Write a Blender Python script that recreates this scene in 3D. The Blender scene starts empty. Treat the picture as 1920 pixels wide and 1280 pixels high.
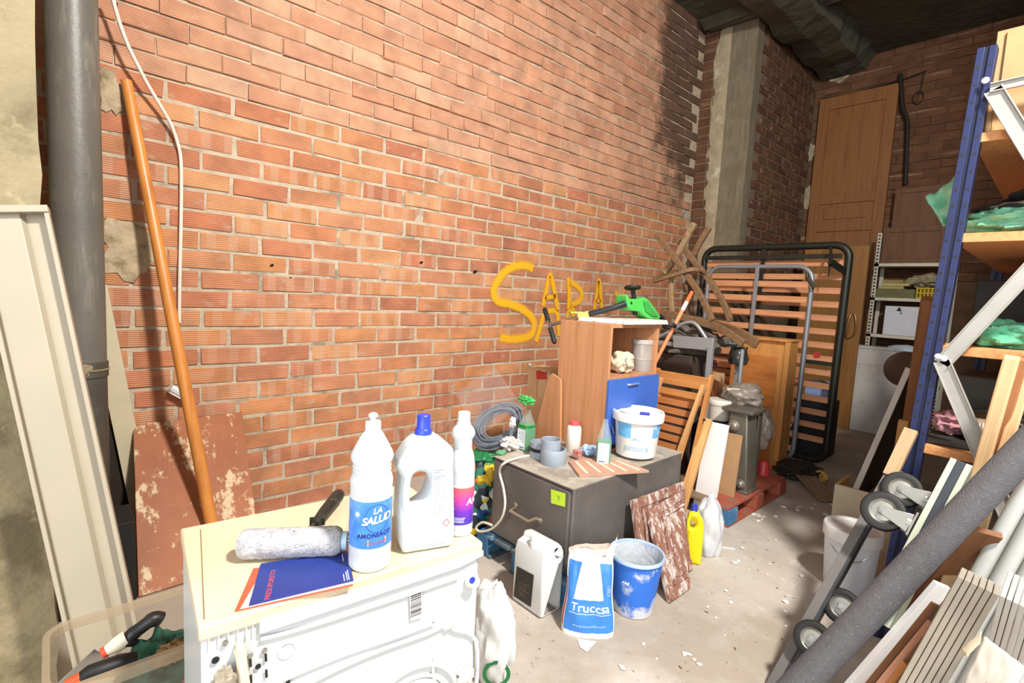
import bpy, bmesh, math, random
from mathutils import Vector, Matrix, noise
random.seed(11)
S = bpy.context.scene
COL = S.collection
V = Vector
# ------------------------------------------------------------------ camera
CAMZ = 1.42
FPX = 950.0
yaw, pit, rol = math.radians(47.5), math.radians(5.43), math.radians(-2.94)
fw = V((math.cos(yaw)*math.cos(pit), math.sin(yaw)*math.cos(pit), -math.sin(pit)))
rt = V((math.sin(yaw), -math.cos(yaw), 0))
dn = fw.cross(rt)
r2 = rt*math.cos(rol)+dn*math.sin(rol); d2 = -rt*math.sin(rol)+dn*math.cos(rol)
cam = bpy.data.cameras.new('camera'); cam.sensor_width = 36; cam.lens = FPX/1920*36
cam.clip_start = .02
camo = bpy.data.objects.new('camera', cam); COL.objects.link(camo)
camo.matrix_world = Matrix(((r2.x, -d2.x, -fw.x, 0), (r2.y, -d2.y, -fw.y, 0), (r2.z, -d2.z, -fw.z, CAMZ), (0, 0, 0, 1)))
S.camera = camo
CO = V((0, 0, CAMZ))
# ------------------------------------------------------------------ light
w = bpy.data.worlds.new('daylight'); S.world = w; w.use_nodes = True
bg = w.node_tree.nodes['Background']; bg.inputs[0].default_value = (.86, .92, 1, 1); bg.inputs[1].default_value = .85
def area(name, loc, tgt, size, power, color, sy=None):
    l = bpy.data.lights.new(name, 'AREA'); l.energy = power; l.color = color; l.size = size
    if sy: l.shape = 'RECTANGLE'; l.size_y = sy
    o = bpy.data.objects.new(name, l); COL.objects.link(o); o.location = loc
    o.rotation_euler = (V(tgt)-V(loc)).to_track_quat('-Z', 'Y').to_euler(); return o
area('doorway_daylight', (-3.6, -2.0, 2.3), (3.2, 1.5, 1.0), 4.2, 240, (.97, .98, 1.0), 3.2)
area('ceiling_lamp', (1.13, -1.1, 4.25), (1.9, 2.0, .6), .34, 340, (1, .955, .895))
S.view_settings.view_transform = 'Standard'; S.view_settings.look = 'None'
S.view_settings.gamma = 1; S.view_settings.use_curve_mapping = False
S.view_settings.exposure = .05
# ------------------------------------------------------------------ pixel helpers (1920x1280 photograph frame)
def ray(x, y): return r2*((x-960)/FPX)+d2*((y-640)/FPX)+fw
def PX(x, y, X): r = ray(x, y); return CO+r*(X/r.x)
def PY(x, y, Y): r = ray(x, y); return CO+r*(Y/r.y)
def PZ(x, y, Z=0): r = ray(x, y); return CO+r*((Z-CAMZ)/r.z)
def PP(x, y, p, n): r = ray(x, y); return CO+r*((V(p)-CO).dot(n)/r.dot(n))
def proj(p):
    q = V(p)-CO; d = q.dot(fw); return 960+FPX*q.dot(r2)/d, 640+FPX*q.dot(d2)/d, d
# ------------------------------------------------------------------ mesh helpers
class MB:
    def __init__(s): s.v = []; s.f = []
    def add(s, vs, fs):
        n = len(s.v); s.v += [V(p) for p in vs]; s.f += [tuple(n+i for i in f) for f in fs]; return s
    def hexa(s, p):
        return s.add(p, [(0, 3, 2, 1), (4, 5, 6, 7), (0, 1, 5, 4), (1, 2, 6, 5), (2, 3, 7, 6), (3, 0, 4, 7)])
    def bb(s, x0, x1, y0, y1, z0, z1):
        return s.hexa([(x0, y0, z0), (x1, y0, z0), (x1, y1, z0), (x0, y1, z0), (x0, y0, z1), (x1, y0, z1), (x1, y1, z1), (x0, y1, z1)])
    def prism(s, poly, off):
        off = V(off); n = len(poly); a = [V(p) for p in poly]
        return s.add(a+[p+off for p in a], [tuple(range(n-1, -1, -1)), tuple(range(n, 2*n))]+[(i, (i+1) % n, n+(i+1) % n, n+i) for i in range(n)])
    def bar(s, A, B, side, w, t):
        A, B = V(A), V(B); d = (B-A).normalized(); u = V(side); u = (u-d*u.dot(d)).normalized(); n = d.cross(u)
        u = u*w/2; n = n*t/2
        return s.hexa([A-u-n, A+u-n, A+u+n, A-u+n, B-u-n, B+u-n, B+u+n, B-u+n])
    def tube(s, path, r, seg=10, closed=False, caps=True, flat=1.0, up=None):
        path = [V(p) for p in path]; n = len(path)
        rs = r if isinstance(r, (list, tuple)) else [r]*n
        prev = None; base = len(s.v)
        for i, p in enumerate(path):
            if closed: d = path[(i+1) % n]-path[i-1]
            else: d = path[min(i+1, n-1)]-path[max(i-1, 0)]
            d.normalize()
            if prev is None:
                u = V(up) if up else (V((0, 0, 1)) if abs(d.z) < .9 else V((1, 0, 0)))
            else: u = prev
            u = (u-d*u.dot(d)).normalized(); prev = u; q = d.cross(u)
            for k in range(seg):
                a = 2*math.pi*k/seg; s.v.append(p+(u*math.cos(a)+q*math.sin(a)*flat)*rs[i])
        for i in range(n if closed else n-1):
            for k in range(seg):
                a = base+i*seg+k; b = base+i*seg+(k+1) % seg
                c = base+((i+1) % n)*seg+(k+1) % seg; e = base+((i+1) % n)*seg+k
                s.f.append((a, b, c, e))
        if caps and not closed:
            s.f.append(tuple(base+k for k in range(seg-1, -1, -1))); s.f.append(tuple(base+(n-1)*seg+k for k in range(seg)))
        return s
    def lathe(s, prof, seg=24, m=None, sx=1, sy=1, caps=True, sq=0):
        m = m or Matrix(); base = len(s.v)
        for r, z in prof:
            for k in range(seg):
                a = 2*math.pi*k/seg; c, q = math.cos(a), math.sin(a)
                g = 1.0
                if sq: g = (abs(c)**sq+abs(q)**sq)**(-1/sq)
                s.v.append(m @ V((r*c*g*sx, r*q*g*sy, z)))
        for i in range(len(prof)-1):
            for k in range(seg):
                a = base+i*seg+k; b = base+i*seg+(k+1) % seg
                s.f.append((a, b, b+seg, a+seg))
        if caps:
            s.f.append(tuple(base+k for k in range(seg-1, -1, -1))); o = base+(len(prof)-1)*seg
            s.f.append(tuple(o+k for k in range(seg)))
        return s
    def grid(s, fn, nu, nv, thick=0):
        base = len(s.v)
        for j in range(nv+1):
            for i in range(nu+1): s.v.append(V(fn(i/nu, j/nv)))
        for j in range(nv):
            for i in range(nu):
                a = base+j*(nu+1)+i; s.f.append((a, a+1, a+nu+2, a+nu+1))
        return s
    def blob(s, c, size, amp=.2, fr=2.0, seed=0, nu=28, nv=18, flatz=None):
        if nu > 10: nu, nv = int(nu*1.9), int(nv*1.9)
        c = V(c); base = len(s.v); sd = V((seed*7.3, seed*3.1, seed*1.7))
        for j in range(nv+1):
            t = math.pi*j/nv
            for i in range(nu):
                a = 2*math.pi*i/nu; d = V((math.sin(t)*math.cos(a), math.sin(t)*math.sin(a), math.cos(t)))
                k = 1+amp*noise.noise(d*fr+sd)*1.5-amp*.45*abs(noise.noise(d*fr*2.2+sd))+amp*.3*abs(noise.noise(d*fr*4.5+sd))
                p = V((d.x*size[0]*k, d.y*size[1]*k, d.z*size[2]*k))
                if flatz is not None: p.z = max(p.z, flatz-c.z)
                s.v.append(c+p)
        for j in range(nv):
            for i in range(nu):
                a = base+j*nu+i; b = base+j*nu+(i+1) % nu; s.f.append((a, a+nu, b+nu, b))
        return s
def wm(o): return (wm(o.parent) if o.parent else Matrix()) @ o.matrix_basis
def tag(o, label=None, cat=None, group=None, kind=None):
    if label: o['label'] = label
    if cat: o['category'] = cat
    if group: o['group'] = group
    if kind: o['kind'] = kind
    return o
def obj(name, mb, m, parent=None, bevel=0, smooth=True, origin=None, ang=38, solid=0, sub=0):
    """link an MB (world coordinates) as one mesh object"""
    if parent is not None: inv = wm(parent).inverted(); vs = [inv @ p for p in mb.v]; loc = None
    else:
        if origin is None:
            xs = [p.x for p in mb.v]; ys = [p.y for p in mb.v]
            origin = V(((min(xs)+max(xs))/2, (min(ys)+max(ys))/2, min(p.z for p in mb.v)))
        loc = V(origin); vs = [p-loc for p in mb.v]
    me = bpy.data.meshes.new(name); me.from_pydata([tuple(p) for p in vs], [], mb.f); me.materials.append(m)
    if smooth:
        me.polygons.foreach_set('use_smooth', [True]*len(me.polygons)); me.set_sharp_from_angle(angle=math.radians(ang))
    o = bpy.data.objects.new(name, me); COL.objects.link(o)
    if loc is not None: o.location = loc
    else: o.parent = parent
    finish(o, bevel, solid, sub)
    return o
def finish(o, bevel, solid=0, sub=0):
    if solid: md = o.modifiers.new('s', 'SOLIDIFY'); md.thickness = solid; md.offset = 0
    if bevel:
        md = o.modifiers.new('b', 'BEVEL'); md.width = bevel; md.segments = 2; md.limit_method = 'ANGLE'; md.angle_limit = .6
    if sub: md = o.modifiers.new('u', 'SUBSURF'); md.levels = sub; md.render_levels = sub
def thing(name, label, cat, loc=(0, 0, 0), group=None, rz=0):
    o = bpy.data.objects.new(name, None); COL.objects.link(o); o.empty_display_size = .05
    o.location = loc; o.rotation_euler = (0, 0, rz); return tag(o, label, cat, group)
BOXC = {}
def plank(name, A, B, side, w, t, m, parent=None, bevel=.0015, wob=0):
    """board from A to B whose grain runs along its length (own local frame, x = length)"""
    A, B = V(A), V(B); d = B-A; L = d.length; d.normalize(); u = V(side); u = (u-d*u.dot(d)).normalized(); n = d.cross(u)
    M4 = Matrix(((d.x, u.x, n.x, A.x), (d.y, u.y, n.y, A.y), (d.z, u.z, n.z, A.z), (0, 0, 0, 1)))
    key = (round(L, 3), round(w, 4), round(t, 4), m.name, wob)
    if key in BOXC and not wob: me = BOXC[key]
    else:
        b = MB().bb(0, L, -w/2, w/2, -t/2, t/2)
        me = bpy.data.meshes.new(name); me.from_pydata([tuple(p) for p in b.v], [], b.f); me.materials.append(m); BOXC[key] = me
    o = bpy.data.objects.new(name, me); COL.objects.link(o)
    if parent is not None: o.parent = parent; M4 = wm(parent).inverted() @ M4
    o.matrix_basis = M4
    finish(o, bevel); return o
TMP = []
def curve_mesh(ob):
    COL.objects.link(ob); dg = bpy.context.evaluated_depsgraph_get(); dg.update()
    me = bpy.data.meshes.new_from_object(ob.evaluated_get(dg)); bpy.data.objects.remove(ob); 
    vs = [v.co.copy() for v in me.vertices]; fs = [tuple(p.vertices) for p in me.polygons]; bpy.data.meshes.remove(me); return vs, fs
def text2d(s, size, align='CENTER', shear=0, extrude=0, bold=0, sp=1):
    c = bpy.data.curves.new('t', 'FONT'); c.body = s; c.size = size; c.align_x = align; c.shear = shear; c.extrude = extrude
    c.offset = bold; c.resolution_u = 3; c.space_character = sp
    return curve_mesh(bpy.data.objects.new('t', c))
def shape2d(outs, depth, bevel=0, res=1):
    """outline (and holes) in x,y extruded symmetrically along z by depth"""
    c = bpy.data.curves.new('s', 'CURVE'); c.dimensions = '2D'; c.fill_mode = 'BOTH'; c.extrude = depth/2-bevel; c.bevel_depth = bevel; c.bevel_resolution = res; c.offset = -bevel
    for o in outs:
        sp = c.splines.new('POLY'); sp.points.add(len(o)-1); sp.use_cyclic_u = True
        for p, q in zip(sp.points, o): p.co = (q[0], q[1], 0, 1)
    return curve_mesh(bpy.data.objects.new('s', c))
def smoothpoly(pts, n=6, closed=True):
    out = []; N = len(pts); P = [V((p[0], p[1], p[2] if len(p) > 2 else 0)) for p in pts]
    for i in range(N if closed else N-1):
        a, b, c, d = (P[(i-1) % N], P[i], P[(i+1) % N], P[(i+2) % N]) if closed else (P[max(i-1, 0)], P[i], P[i+1], P[min(i+2, N-1)])
        for k in range(n):
            t = k/n; out.append(.5*((2*b)+(c-a)*t+(2*a-5*b+4*c-d)*t*t+(3*b-a-3*c+d)*t*t*t))
    if not closed: out.append(P[-1])
    return out
def mapped(vf, fn):
    b = MB(); b.v = [V(fn(p)) for p in vf[0]]; b.f = list(vf[1]); return b
def mx(o, x, y, z):
    return Matrix(((x[0], y[0], z[0], o[0]), (x[1], y[1], z[1], o[1]), (x[2], y[2], z[2], o[2]), (0, 0, 0, 1)))
# ------------------------------------------------------------------ materials
def hexc(h):
    h = h.lstrip('#'); c = [int(h[i:i+2], 16)/255 for i in (0, 2, 4)]
    return tuple((x/12.92 if x <= .04045 else ((x+.055)/1.055)**2.4) for x in c)+(1,)
def newmat(name):
    m = bpy.data.materials.new(name); m.use_nodes = True; n = m.node_tree.nodes; l = m.node_tree.links
    return m, n, l, n['Principled BSDF']
def N(n, t, **k):
    x = n.new('ShaderNode'+t)
    for a, b in k.items(): setattr(x, a, b)
    return x
def mixc(n, l, fac, a, b, mode='MIX'):
    x = N(n, 'Mix', data_type='RGBA', blend_type=mode)
    for i, s in ((0, fac), (6, a), (7, b)):
        if hasattr(s, 'links') or hasattr(s, 'is_linked'): l.new(s, x.inputs[i])
        else: x.inputs[i].default_value = s
    return x.outputs[2]
def ramp(n, l, src, stops, interp='LINEAR'):
    r = N(n, 'ValToRGB'); r.color_ramp.interpolation = interp; e = r.color_ramp.elements
    while len(e) < len(stops): e.new(.5)
    for q, (p, c) in zip(e, stops): q.position = p; q.color = c if len(c) == 4 else (*c, 1)
    l.new(src, r.inputs[0]); return r
def tex(n, l, scale, detail=4, sc=(1, 1, 1), coord='Object', dist=0, rough=.55):
    tc = N(n, 'TexCoord'); mp = N(n, 'Mapping'); mp.inputs['Scale'].default_value = sc
    l.new(tc.outputs[coord], mp.inputs[0]); x = N(n, 'TexNoise'); x.inputs['Scale'].default_value = scale
    x.inputs['Detail'].default_value = detail; x.inputs['Roughness'].default_value = rough; x.inputs['Distortion'].default_value = dist
    l.new(mp.outputs[0], x.inputs[0]); return x.outputs[0]
def bumpn(n, l, b, src, st, d=.01):
    u = N(n, 'Bump'); u.inputs['Strength'].default_value = st; u.inputs['Distance'].default_value = d
    l.new(src, u.inputs['Height'])
    p = b.inputs['Normal']
    if p.is_linked: l.new(p.links[0].from_socket, u.inputs['Normal'])
    l.new(u.outputs[0], p)
def shade(c, k): return (min(1, c[0]*k), min(1, c[1]*k), min(1, c[2]*k), 1)
MC = {}
def mat(c, rough=.55, metal=0, var=.12, vs=9, c2=None, thr=.58, soft=.06, s2=6, bump=0, bs=70, sc2=(1, 1, 1), alpha=1, trans=0, spec=.5, ior=1.45, emis=0, coat=0, c3=None, thr3=.6, s3=14):
    key = (c, rough, metal, var, vs, c2, thr, soft, s2, bump, bs, sc2, alpha, trans, spec, c3, thr3, s3)
    if key in MC: return MC[key]
    m, n, l, b = newmat('m_'+c.strip('#')+str(len(MC))); MC[key] = m; cc = hexc(c)
    b.inputs['Roughness'].default_value = rough; b.inputs['Metallic'].default_value = metal; b.inputs['Specular IOR Level'].default_value = spec
    out = None
    if var:
        r = ramp(n, l, tex(n, l, vs, 5), [(.3, shade(cc, 1-var)), (.7, shade(cc, 1+var))]); out = r.outputs[0]
    if c2:
        r = ramp(n, l, tex(n, l, s2, 8, sc2, rough=.65), [(thr-soft, (0, 0, 0, 1)), (thr+soft, (1, 1, 1, 1))])
        out = mixc(n, l, r.outputs[0], out if out is not None else cc, hexc(c2))
    if c3:
        r = ramp(n, l, tex(n, l, s3, 8, rough=.7), [(thr3-soft, (0, 0, 0, 1)), (thr3+soft, (1, 1, 1, 1))])
        out = mixc(n, l, r.outputs[0], out if out is not None else cc, hexc(c3))
    if out is not None: l.new(out, b.inputs['Base Color'])
    else: b.inputs['Base Color'].default_value = cc
    if bump: bumpn(n, l, b, tex(n, l, bs, 6), bump)
    if alpha < 1: b.inputs['Alpha'].default_value = alpha
    if trans: b.inputs['Transmission Weight'].default_value = trans; b.inputs['IOR'].default_value = ior
    return m
def wood(c1, c2, rough=.5, sc=(1.2, 16, 16), scale=2.2, bump=.08, spots=None, thr=.62, ax=0):
    key = ('w', c1, c2, rough, sc, scale, spots, thr, ax)
    if key in MC: return MC[key]
    m, n, l, b = newmat('wood_'+c1.strip('#')+str(len(MC))); MC[key] = m
    s = list(sc)
    if ax: s[0], s[ax] = s[ax], s[0]
    g = tex(n, l, scale, 8, tuple(s), dist=.6, rough=.62)
    r = ramp(n, l, g, [(.25, hexc(c2)), (.5, hexc(c1)), (.72, shade(hexc(c1), 1.14))]); out = r.outputs[0]
    if spots:
        q = ramp(n, l, tex(n, l, 4.5, 8, tuple(.25*x if x > 2 else x for x in s), rough=.7), [(thr-.03, (0, 0, 0, 1)), (thr+.04, (1, 1, 1, 1))])
        out = mixc(n, l, q.outputs[0], out, hexc(spots))
    l.new(out, b.inputs['Base Color']); b.inputs['Roughness'].default_value = rough
    bumpn(n, l, b, g, bump, .004); return m
# ------------------------------------------------------------------ the place: floor, walls, ceiling
D = 3.2; X1 = 5.76; YP = 2.6; XB = 7.7; ZC = 4.62; YR = -.55
def struct(name, mb, m, label=None, **k):
    o = obj(name, mb, m, **k); o['kind'] = 'structure'
    if label: o['label'] = label
    return o
def floor_mat():
    m, n, l, b = newmat('dusty_concrete')
    a = ramp(n, l, tex(n, l, 1.3, 9, rough=.62), [(.3, hexc('#a79c90')), (.5, hexc('#bcb2a6')), (.72, hexc('#c8c0b5'))])
    q = ramp(n, l, tex(n, l, 11, 8, rough=.7), [(.56, (0, 0, 0, 1)), (.72, (1, 1, 1, 1))])
    c = mixc(n, l, q.outputs[0], a.outputs[0], hexc('#d0c9c0'))
    q = ramp(n, l, tex(n, l, .75, 6, rough=.6), [(.5, (0, 0, 0, 1)), (.62, (.8, .8, .8, 1))])
    c = mixc(n, l, q.outputs[0], c, hexc('#9c8e7e'))
    q = ramp(n, l, tex(n, l, 46, 4), [(.66, (0, 0, 0, 1)), (.72, (.75, .75, .75, 1))])
    c = mixc(n, l, q.outputs[0], c, hexc('#7d6b59'))
    l.new(c, b.inputs['Base Color']); b.inputs['Roughness'].default_value = .9
    bumpn(n, l, b, tex(n, l, 30, 9, rough=.7), .35, .01); bumpn(n, l, b, tex(n, l, 5, 5), .25, .02); return m
struct('floor', MB().bb(-1.6, XB+.3, -3.2, D+.3, -.1, 0), floor_mat(), 'dusty grey-beige concrete floor')
def ceil_mat(c1, c2, sc=2):
    m, n, l, b = newmat('ceil'); a = ramp(n, l, tex(n, l, sc, 8, rough=.65), [(.3, hexc(c1)), (.7, hexc(c2))])
    l.new(a.outputs[0], b.inputs['Base Color']); b.inputs['Roughness'].default_value = .95
    bumpn(n, l, b, tex(n, l, 9, 8), .7, .03); return m
m_ceil = ceil_mat('#45443a', '#5f5c4d')
ceiling = struct('ceiling', MB().bb(-.6, XB+.3, -1.2, D+.3, ZC, ZC+.12), m_ceil, 'dark rough concrete ceiling')
def beamfn(x0, x1, y0, y1, z0, seed):
    b = MB(); n = 14
    for i in range(n+1):
        x = x0+(x1-x0)*i/n; r = lambda k: noise.noise(V((i*.7, k*3.1, seed)))*.05
        b.v += [V((x, y0+r(1), ZC)), V((x, y0+.1+r(2), z0+.04+r(3))), V((x, (y0+y1)/2, z0+r(4))), V((x, y1-.08+r(5), z0+.03+r(6))), V((x, y1, ZC))]
    for i in range(n):
        for k in range(4): a = i*5+k; b.f.append((a, a+1, a+6, a+5))
    b.f += [(4, 3, 2, 1, 0), tuple(n*5+k for k in range(5))]; return b
obj('beam', beamfn(4.9, XB, 1.95, 2.62, 4.42, 3), m_ceil, ceiling, smooth=False)
obj('beam', beamfn(5.55, 5.95, .6, 3.2, 4.5, 9), m_ceil, ceiling, smooth=False)
m_mort = mat('#bcab93', .95, var=.16, vs=14, c2='#8f7f6c', thr=.6, s2=5, bump=.8, bs=55)
m_mortU = mat('#a97a58', .95, var=.2, vs=20, bump=.8, bs=55, c2='#5d4433', thr=.62, s2=30)
def brick_mat(name, tones, attr, marks=False, smear='#c9a88e', thr=.63, rib=.0105, soot=True, ribd=.0016):
    m, n, l, b = newmat(name)
    if attr: a = N(n, 'Attribute', attribute_name='rnd'); rnd = a.outputs['Fac']
    else: a = N(n, 'ObjectInfo'); rnd = a.outputs['Random']
    k = len(tones); r = ramp(n, l, rnd, [(i/(k-1), hexc(t)) for i, t in enumerate(tones)]); c = r.outputs[0]
    g = N(n, 'NewGeometry'); x = N(n, 'TexNoise'); x.inputs['Scale'].default_value = 7; x.inputs['Detail'].default_value = 7; l.new(g.outputs['Position'], x.inputs[0])
    q = ramp(n, l, x.outputs[0], [(.3, (.62, .62, .62, 1)), (.7, (1.2, 1.15, 1.1, 1))]); c = mixc(n, l, .75, c, q.outputs[0], 'MULTIPLY')
    # mortar smears, broken into blotches by the hand of the mason
    mp = N(n, 'Mapping'); mp.inputs['Scale'].default_value = (9, 1, 16); l.new(g.outputs['Position'], mp.inputs[0])
    x2 = N(n, 'TexNoise'); x2.inputs['Scale'].default_value = 1; x2.inputs['Detail'].default_value = 8; x2.inputs['Roughness'].default_value = .62; l.new(mp.outputs[0], x2.inputs[0])
    q = ramp(n, l, x2.outputs[0], [(thr-.05, (0, 0, 0, 1)), (thr+.09, (.8, .8, .8, 1))]); c = mixc(n, l, q.outputs[0], c, hexc(smear))
    sp = N(n, 'SeparateXYZ'); l.new(g.outputs['Position'], sp.inputs[0])
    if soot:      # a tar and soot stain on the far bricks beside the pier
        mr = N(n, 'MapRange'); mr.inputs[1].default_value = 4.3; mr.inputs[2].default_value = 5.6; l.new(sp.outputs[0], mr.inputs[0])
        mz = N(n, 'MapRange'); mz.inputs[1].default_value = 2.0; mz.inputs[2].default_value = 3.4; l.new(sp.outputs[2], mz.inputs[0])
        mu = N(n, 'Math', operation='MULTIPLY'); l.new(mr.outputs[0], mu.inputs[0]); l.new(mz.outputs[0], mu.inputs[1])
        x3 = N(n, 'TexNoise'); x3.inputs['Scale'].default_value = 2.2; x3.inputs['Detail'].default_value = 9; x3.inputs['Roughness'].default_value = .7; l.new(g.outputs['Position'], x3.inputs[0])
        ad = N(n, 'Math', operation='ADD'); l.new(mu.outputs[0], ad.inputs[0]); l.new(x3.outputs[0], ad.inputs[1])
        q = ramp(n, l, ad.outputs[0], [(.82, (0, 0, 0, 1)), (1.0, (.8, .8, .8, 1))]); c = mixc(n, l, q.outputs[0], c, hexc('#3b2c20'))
    if marks:      # pale stacking marks left by the kiln on some bricks
        tc = N(n, 'TexCoord'); so = N(n, 'SeparateXYZ'); l.new(tc.outputs['Object'], so.inputs[0])
        w1 = N(n, 'Math', operation='MULTIPLY_ADD'); w1.inputs[1].default_value = 58; l.new(so.outputs[0], w1.inputs[0]); l.new(rnd, w1.inputs[2])
        w2 = N(n, 'Math', operation='SINE'); l.new(w1.outputs[0], w2.inputs[0])
        wr = ramp(n, l, w2.outputs[0], [(.1, (0, 0, 0, 1)), (.35, (1, 1, 1, 1))])
        h1 = N(n, 'Math', operation='MULTIPLY'); h1.inputs[1].default_value = 37.7; l.new(rnd, h1.inputs[0]); h2 = N(n, 'Math', operation='FRACT'); l.new(h1.outputs[0], h2.inputs[0])
        hr = ramp(n, l, h2.outputs[0], [(.74, (0, 0, 0, 1)), (.8, (.34, .34, .34, 1))])
        mm = N(n, 'Mix', data_type='RGBA', blend_type='MULTIPLY'); mm.inputs[0].default_value = 1; l.new(wr.outputs[0], mm.inputs[6]); l.new(hr.outputs[0], mm.inputs[7])
        c = mixc(n, l, mm.outputs[2], c, hexc('#dcb495'))
    # extruded ribs
    wv = N(n, 'Math', operation='MULTIPLY'); wv.inputs[1].default_value = 2*math.pi/rib; l.new(sp.outputs[2], wv.inputs[0])
    sn = N(n, 'Math', operation='SINE'); l.new(wv.outputs[0], sn.inputs[0])
    c = mixc(n, l, .42, c, ramp(n, l, sn.outputs[0], [(.0, (.35, .3, .28, 1)), (.3, (1, 1, 1, 1))]).outputs[0], 'MULTIPLY')
    l.new(c, b.inputs['Base Color']); b.inputs['Roughness'].default_value = .88
    bumpn(n, l, b, sn.outputs[0], .7, ribd); bumpn(n, l, b, x2.outputs[0], .3, .006)
    return m
TL = ['#cc8961', '#dc9966', '#c9805e', '#d3926c', '#dfa171', '#bf7a5b', '#d6946e']
TU = ['#dba685', '#d59c7a', '#dfae8e', '#d09574', '#d7a080']
mbL, mbLs = brick_mat('brick_low', TL, 0, True), brick_mat('brick_low_joined', TL, 1)
mbU, mbUs = brick_mat('brick_high', TU, 0, False, '#d6ac8c', .64), brick_mat('brick_high_joined', TU, 1, False, '#d6ac8c', .64)
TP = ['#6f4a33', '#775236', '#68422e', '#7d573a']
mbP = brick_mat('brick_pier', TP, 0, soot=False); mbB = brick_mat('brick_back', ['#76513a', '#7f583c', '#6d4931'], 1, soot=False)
def brick_verts(L, h, j=.002, ins=.003, t=.05):
    R = lambda: random.uniform(-j, j); vs = []
    for y, k in ((t, 0), (.005, 0), (0, ins)):
        for sx, sz in ((-1, -1), (1, -1), (1, 1), (-1, 1)): vs.append(V((sx*(L/2-k)+R(), y+(R()*.5 if y == 0 else 0), sz*(h/2-k)+R())))
    return vs
BF = [(0, 1, 5, 4), (1, 2, 6, 5), (2, 3, 7, 6), (3, 0, 4, 7), (4, 5, 9, 8), (5, 6, 10, 9), (6, 7, 11, 10), (7, 4, 8, 11), (8, 9, 10, 11)]
def brick_variants(L, h, m, n=10, j=.002):
    out = []
    for i in range(n):
        me = bpy.data.meshes.new('brick'); me.from_pydata([tuple(v) for v in brick_verts(L, h, j)], [], BF); me.materials.append(m); out.append(me)
    return out
def lay(parent, spots, single, joined_mat, limit, L, h, var, j=.002):
    """spots: (matrix, low/high key). The largest in view become brick objects of their own, the rest one joined part."""
    def size(s):
        x, y, d = proj(s[0].translation)
        return -1 if d < .2 or not (-30 < x < 1950 and -30 < y < 1310) else 1/d
    spots = sorted(spots, key=size, reverse=True)
    for s in spots[:limit]:
        o = bpy.data.objects.new('brick', random.choice(var[s[1]])); COL.objects.link(o); o.parent = parent; o.matrix_basis = wm(parent).inverted() @ s[0]
    rest = spots[limit:]
    for k in sorted({s[1] for s in rest}):
        b = MB(); att = []
        for s in rest:
            if s[1] != k: continue
            b.add([s[0] @ v for v in brick_verts(L[k], h[k], j)], BF); att += [random.random()]*len(BF)
        o = obj('bricks_beyond', b, joined_mat[k], parent, smooth=False); o['kind'] = 'stuff'
        a = o.data.attributes.new('rnd', 'FLOAT', 'FACE'); a.data.foreach_set('value', att)
ZT = 2.41                                   # the mason's change of bond
wl = struct('wall_left', MB().bb(-.4, X1+.02, D+.0035, D+.16, 0, ZT).bb(-.4, X1+.02, D+.0075, D+.16, ZT, ZC), m_mort, 'long hollow-brick wall of orange ribbed bricks', smooth=False)
ModL, hL, ModU, hU = .3056, .1056, .294, .1008
spots = []; xl0 = PY(380, 602, D).x; ki = int((ZT-1.18)/hL)
for k in range(23):
    zc = ZT-hL*(k+.5); off = xl0+(ModL/2 if (k-ki) % 2 else 0)+random.uniform(-.025, .025)
    for i in range(-4, 22):
        xc = off+ModL*(i+.5)
        if xc < -.25 or xc > X1-.1: continue
        M4 = Matrix.Translation((xc+random.uniform(-.004, .004), D-random.uniform(-.001, .006), zc+random.uniform(-.003, .003))) @ Matrix.Rotation(random.uniform(-.012, .012), 4, 'Y') @ Matrix.Rotation(random.uniform(-.012, .012), 4, 'Z')
        spots.append((M4, 0))
xu0 = PY(367, 162, D).x
for k in range(22):
    zc = ZT+hU*(k+.5); off = xu0+(ModU/2 if k % 2 else 0)+random.uniform(-.045, .045)
    for i in range(-4, 22):
        xc = off+ModU*(i+.5)
        if xc < -.25 or xc > X1-.1: continue
        pr = random.uniform(.0, .008)
        M4 = Matrix.Translation((xc, D-pr, zc+random.uniform(-.004, .004))) @ Matrix.Rotation(random.uniform(-.02, .02), 4, 'Y') @ Matrix.Rotation(random.uniform(-.085, .012), 4, 'X') @ Matrix.Rotation(random.uniform(-.03, .03), 4, 'Z')
        spots.append((M4, 1))
var = {0: brick_variants(ModL-.019, hL-.0185, mbL, 14, .0038), 1: brick_variants(ModU-.005, hU-.011, mbU, 14, .003)}
lay(wl, spots, None, {0: mbLs, 1: mbUs}, 300, {0: ModL-.019, 1: ModU-.005}, {0: hL-.0185, 1: hU-.011}, var)
# render patches and a dug-out stone in the brickwork beside the pipe
m_patch = mat('#b5a283', .95, var=.2, vs=12, c2='#8b7a5c', thr=.55, s2=9, bump=.9, bs=30)
def patch(c, sx, sz, seed, m=m_patch):
    b = MB(); n = 22; pts = []
    for i in range(n):
        a = 2*math.pi*i/n; k = 1+.9*noise.noise(V((math.cos(a)*1.7, math.sin(a)*1.7, seed)))
        pts.append(V((c.x+sx*k*math.cos(a), D-.008, c.z+sz*k*math.sin(a))))
    b.v = [V((c.x, D-.02, c.z))]+pts+[V((p.x+(p.x-c.x)*.12, D+.01, p.z+(p.z-c.z)*.12)) for p in pts]
    for i in range(n): j = (i+1) % n; b.f += [(0, 1+j, 1+i), (1+i, 1+j, 1+n+j, 1+n+i)]
    return b
o = obj('mortar_patch', patch(PY(212, 175, D), .055, .085, 2), m_patch, wl); o['label'] = 'beige lump of stone and mortar in the bricks'
o = obj('mortar_patch', patch(PY(240, 475, D), .13, .13, 5), m_patch, wl); o['label'] = 'rough smear of beige mortar over the bricks'
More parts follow.
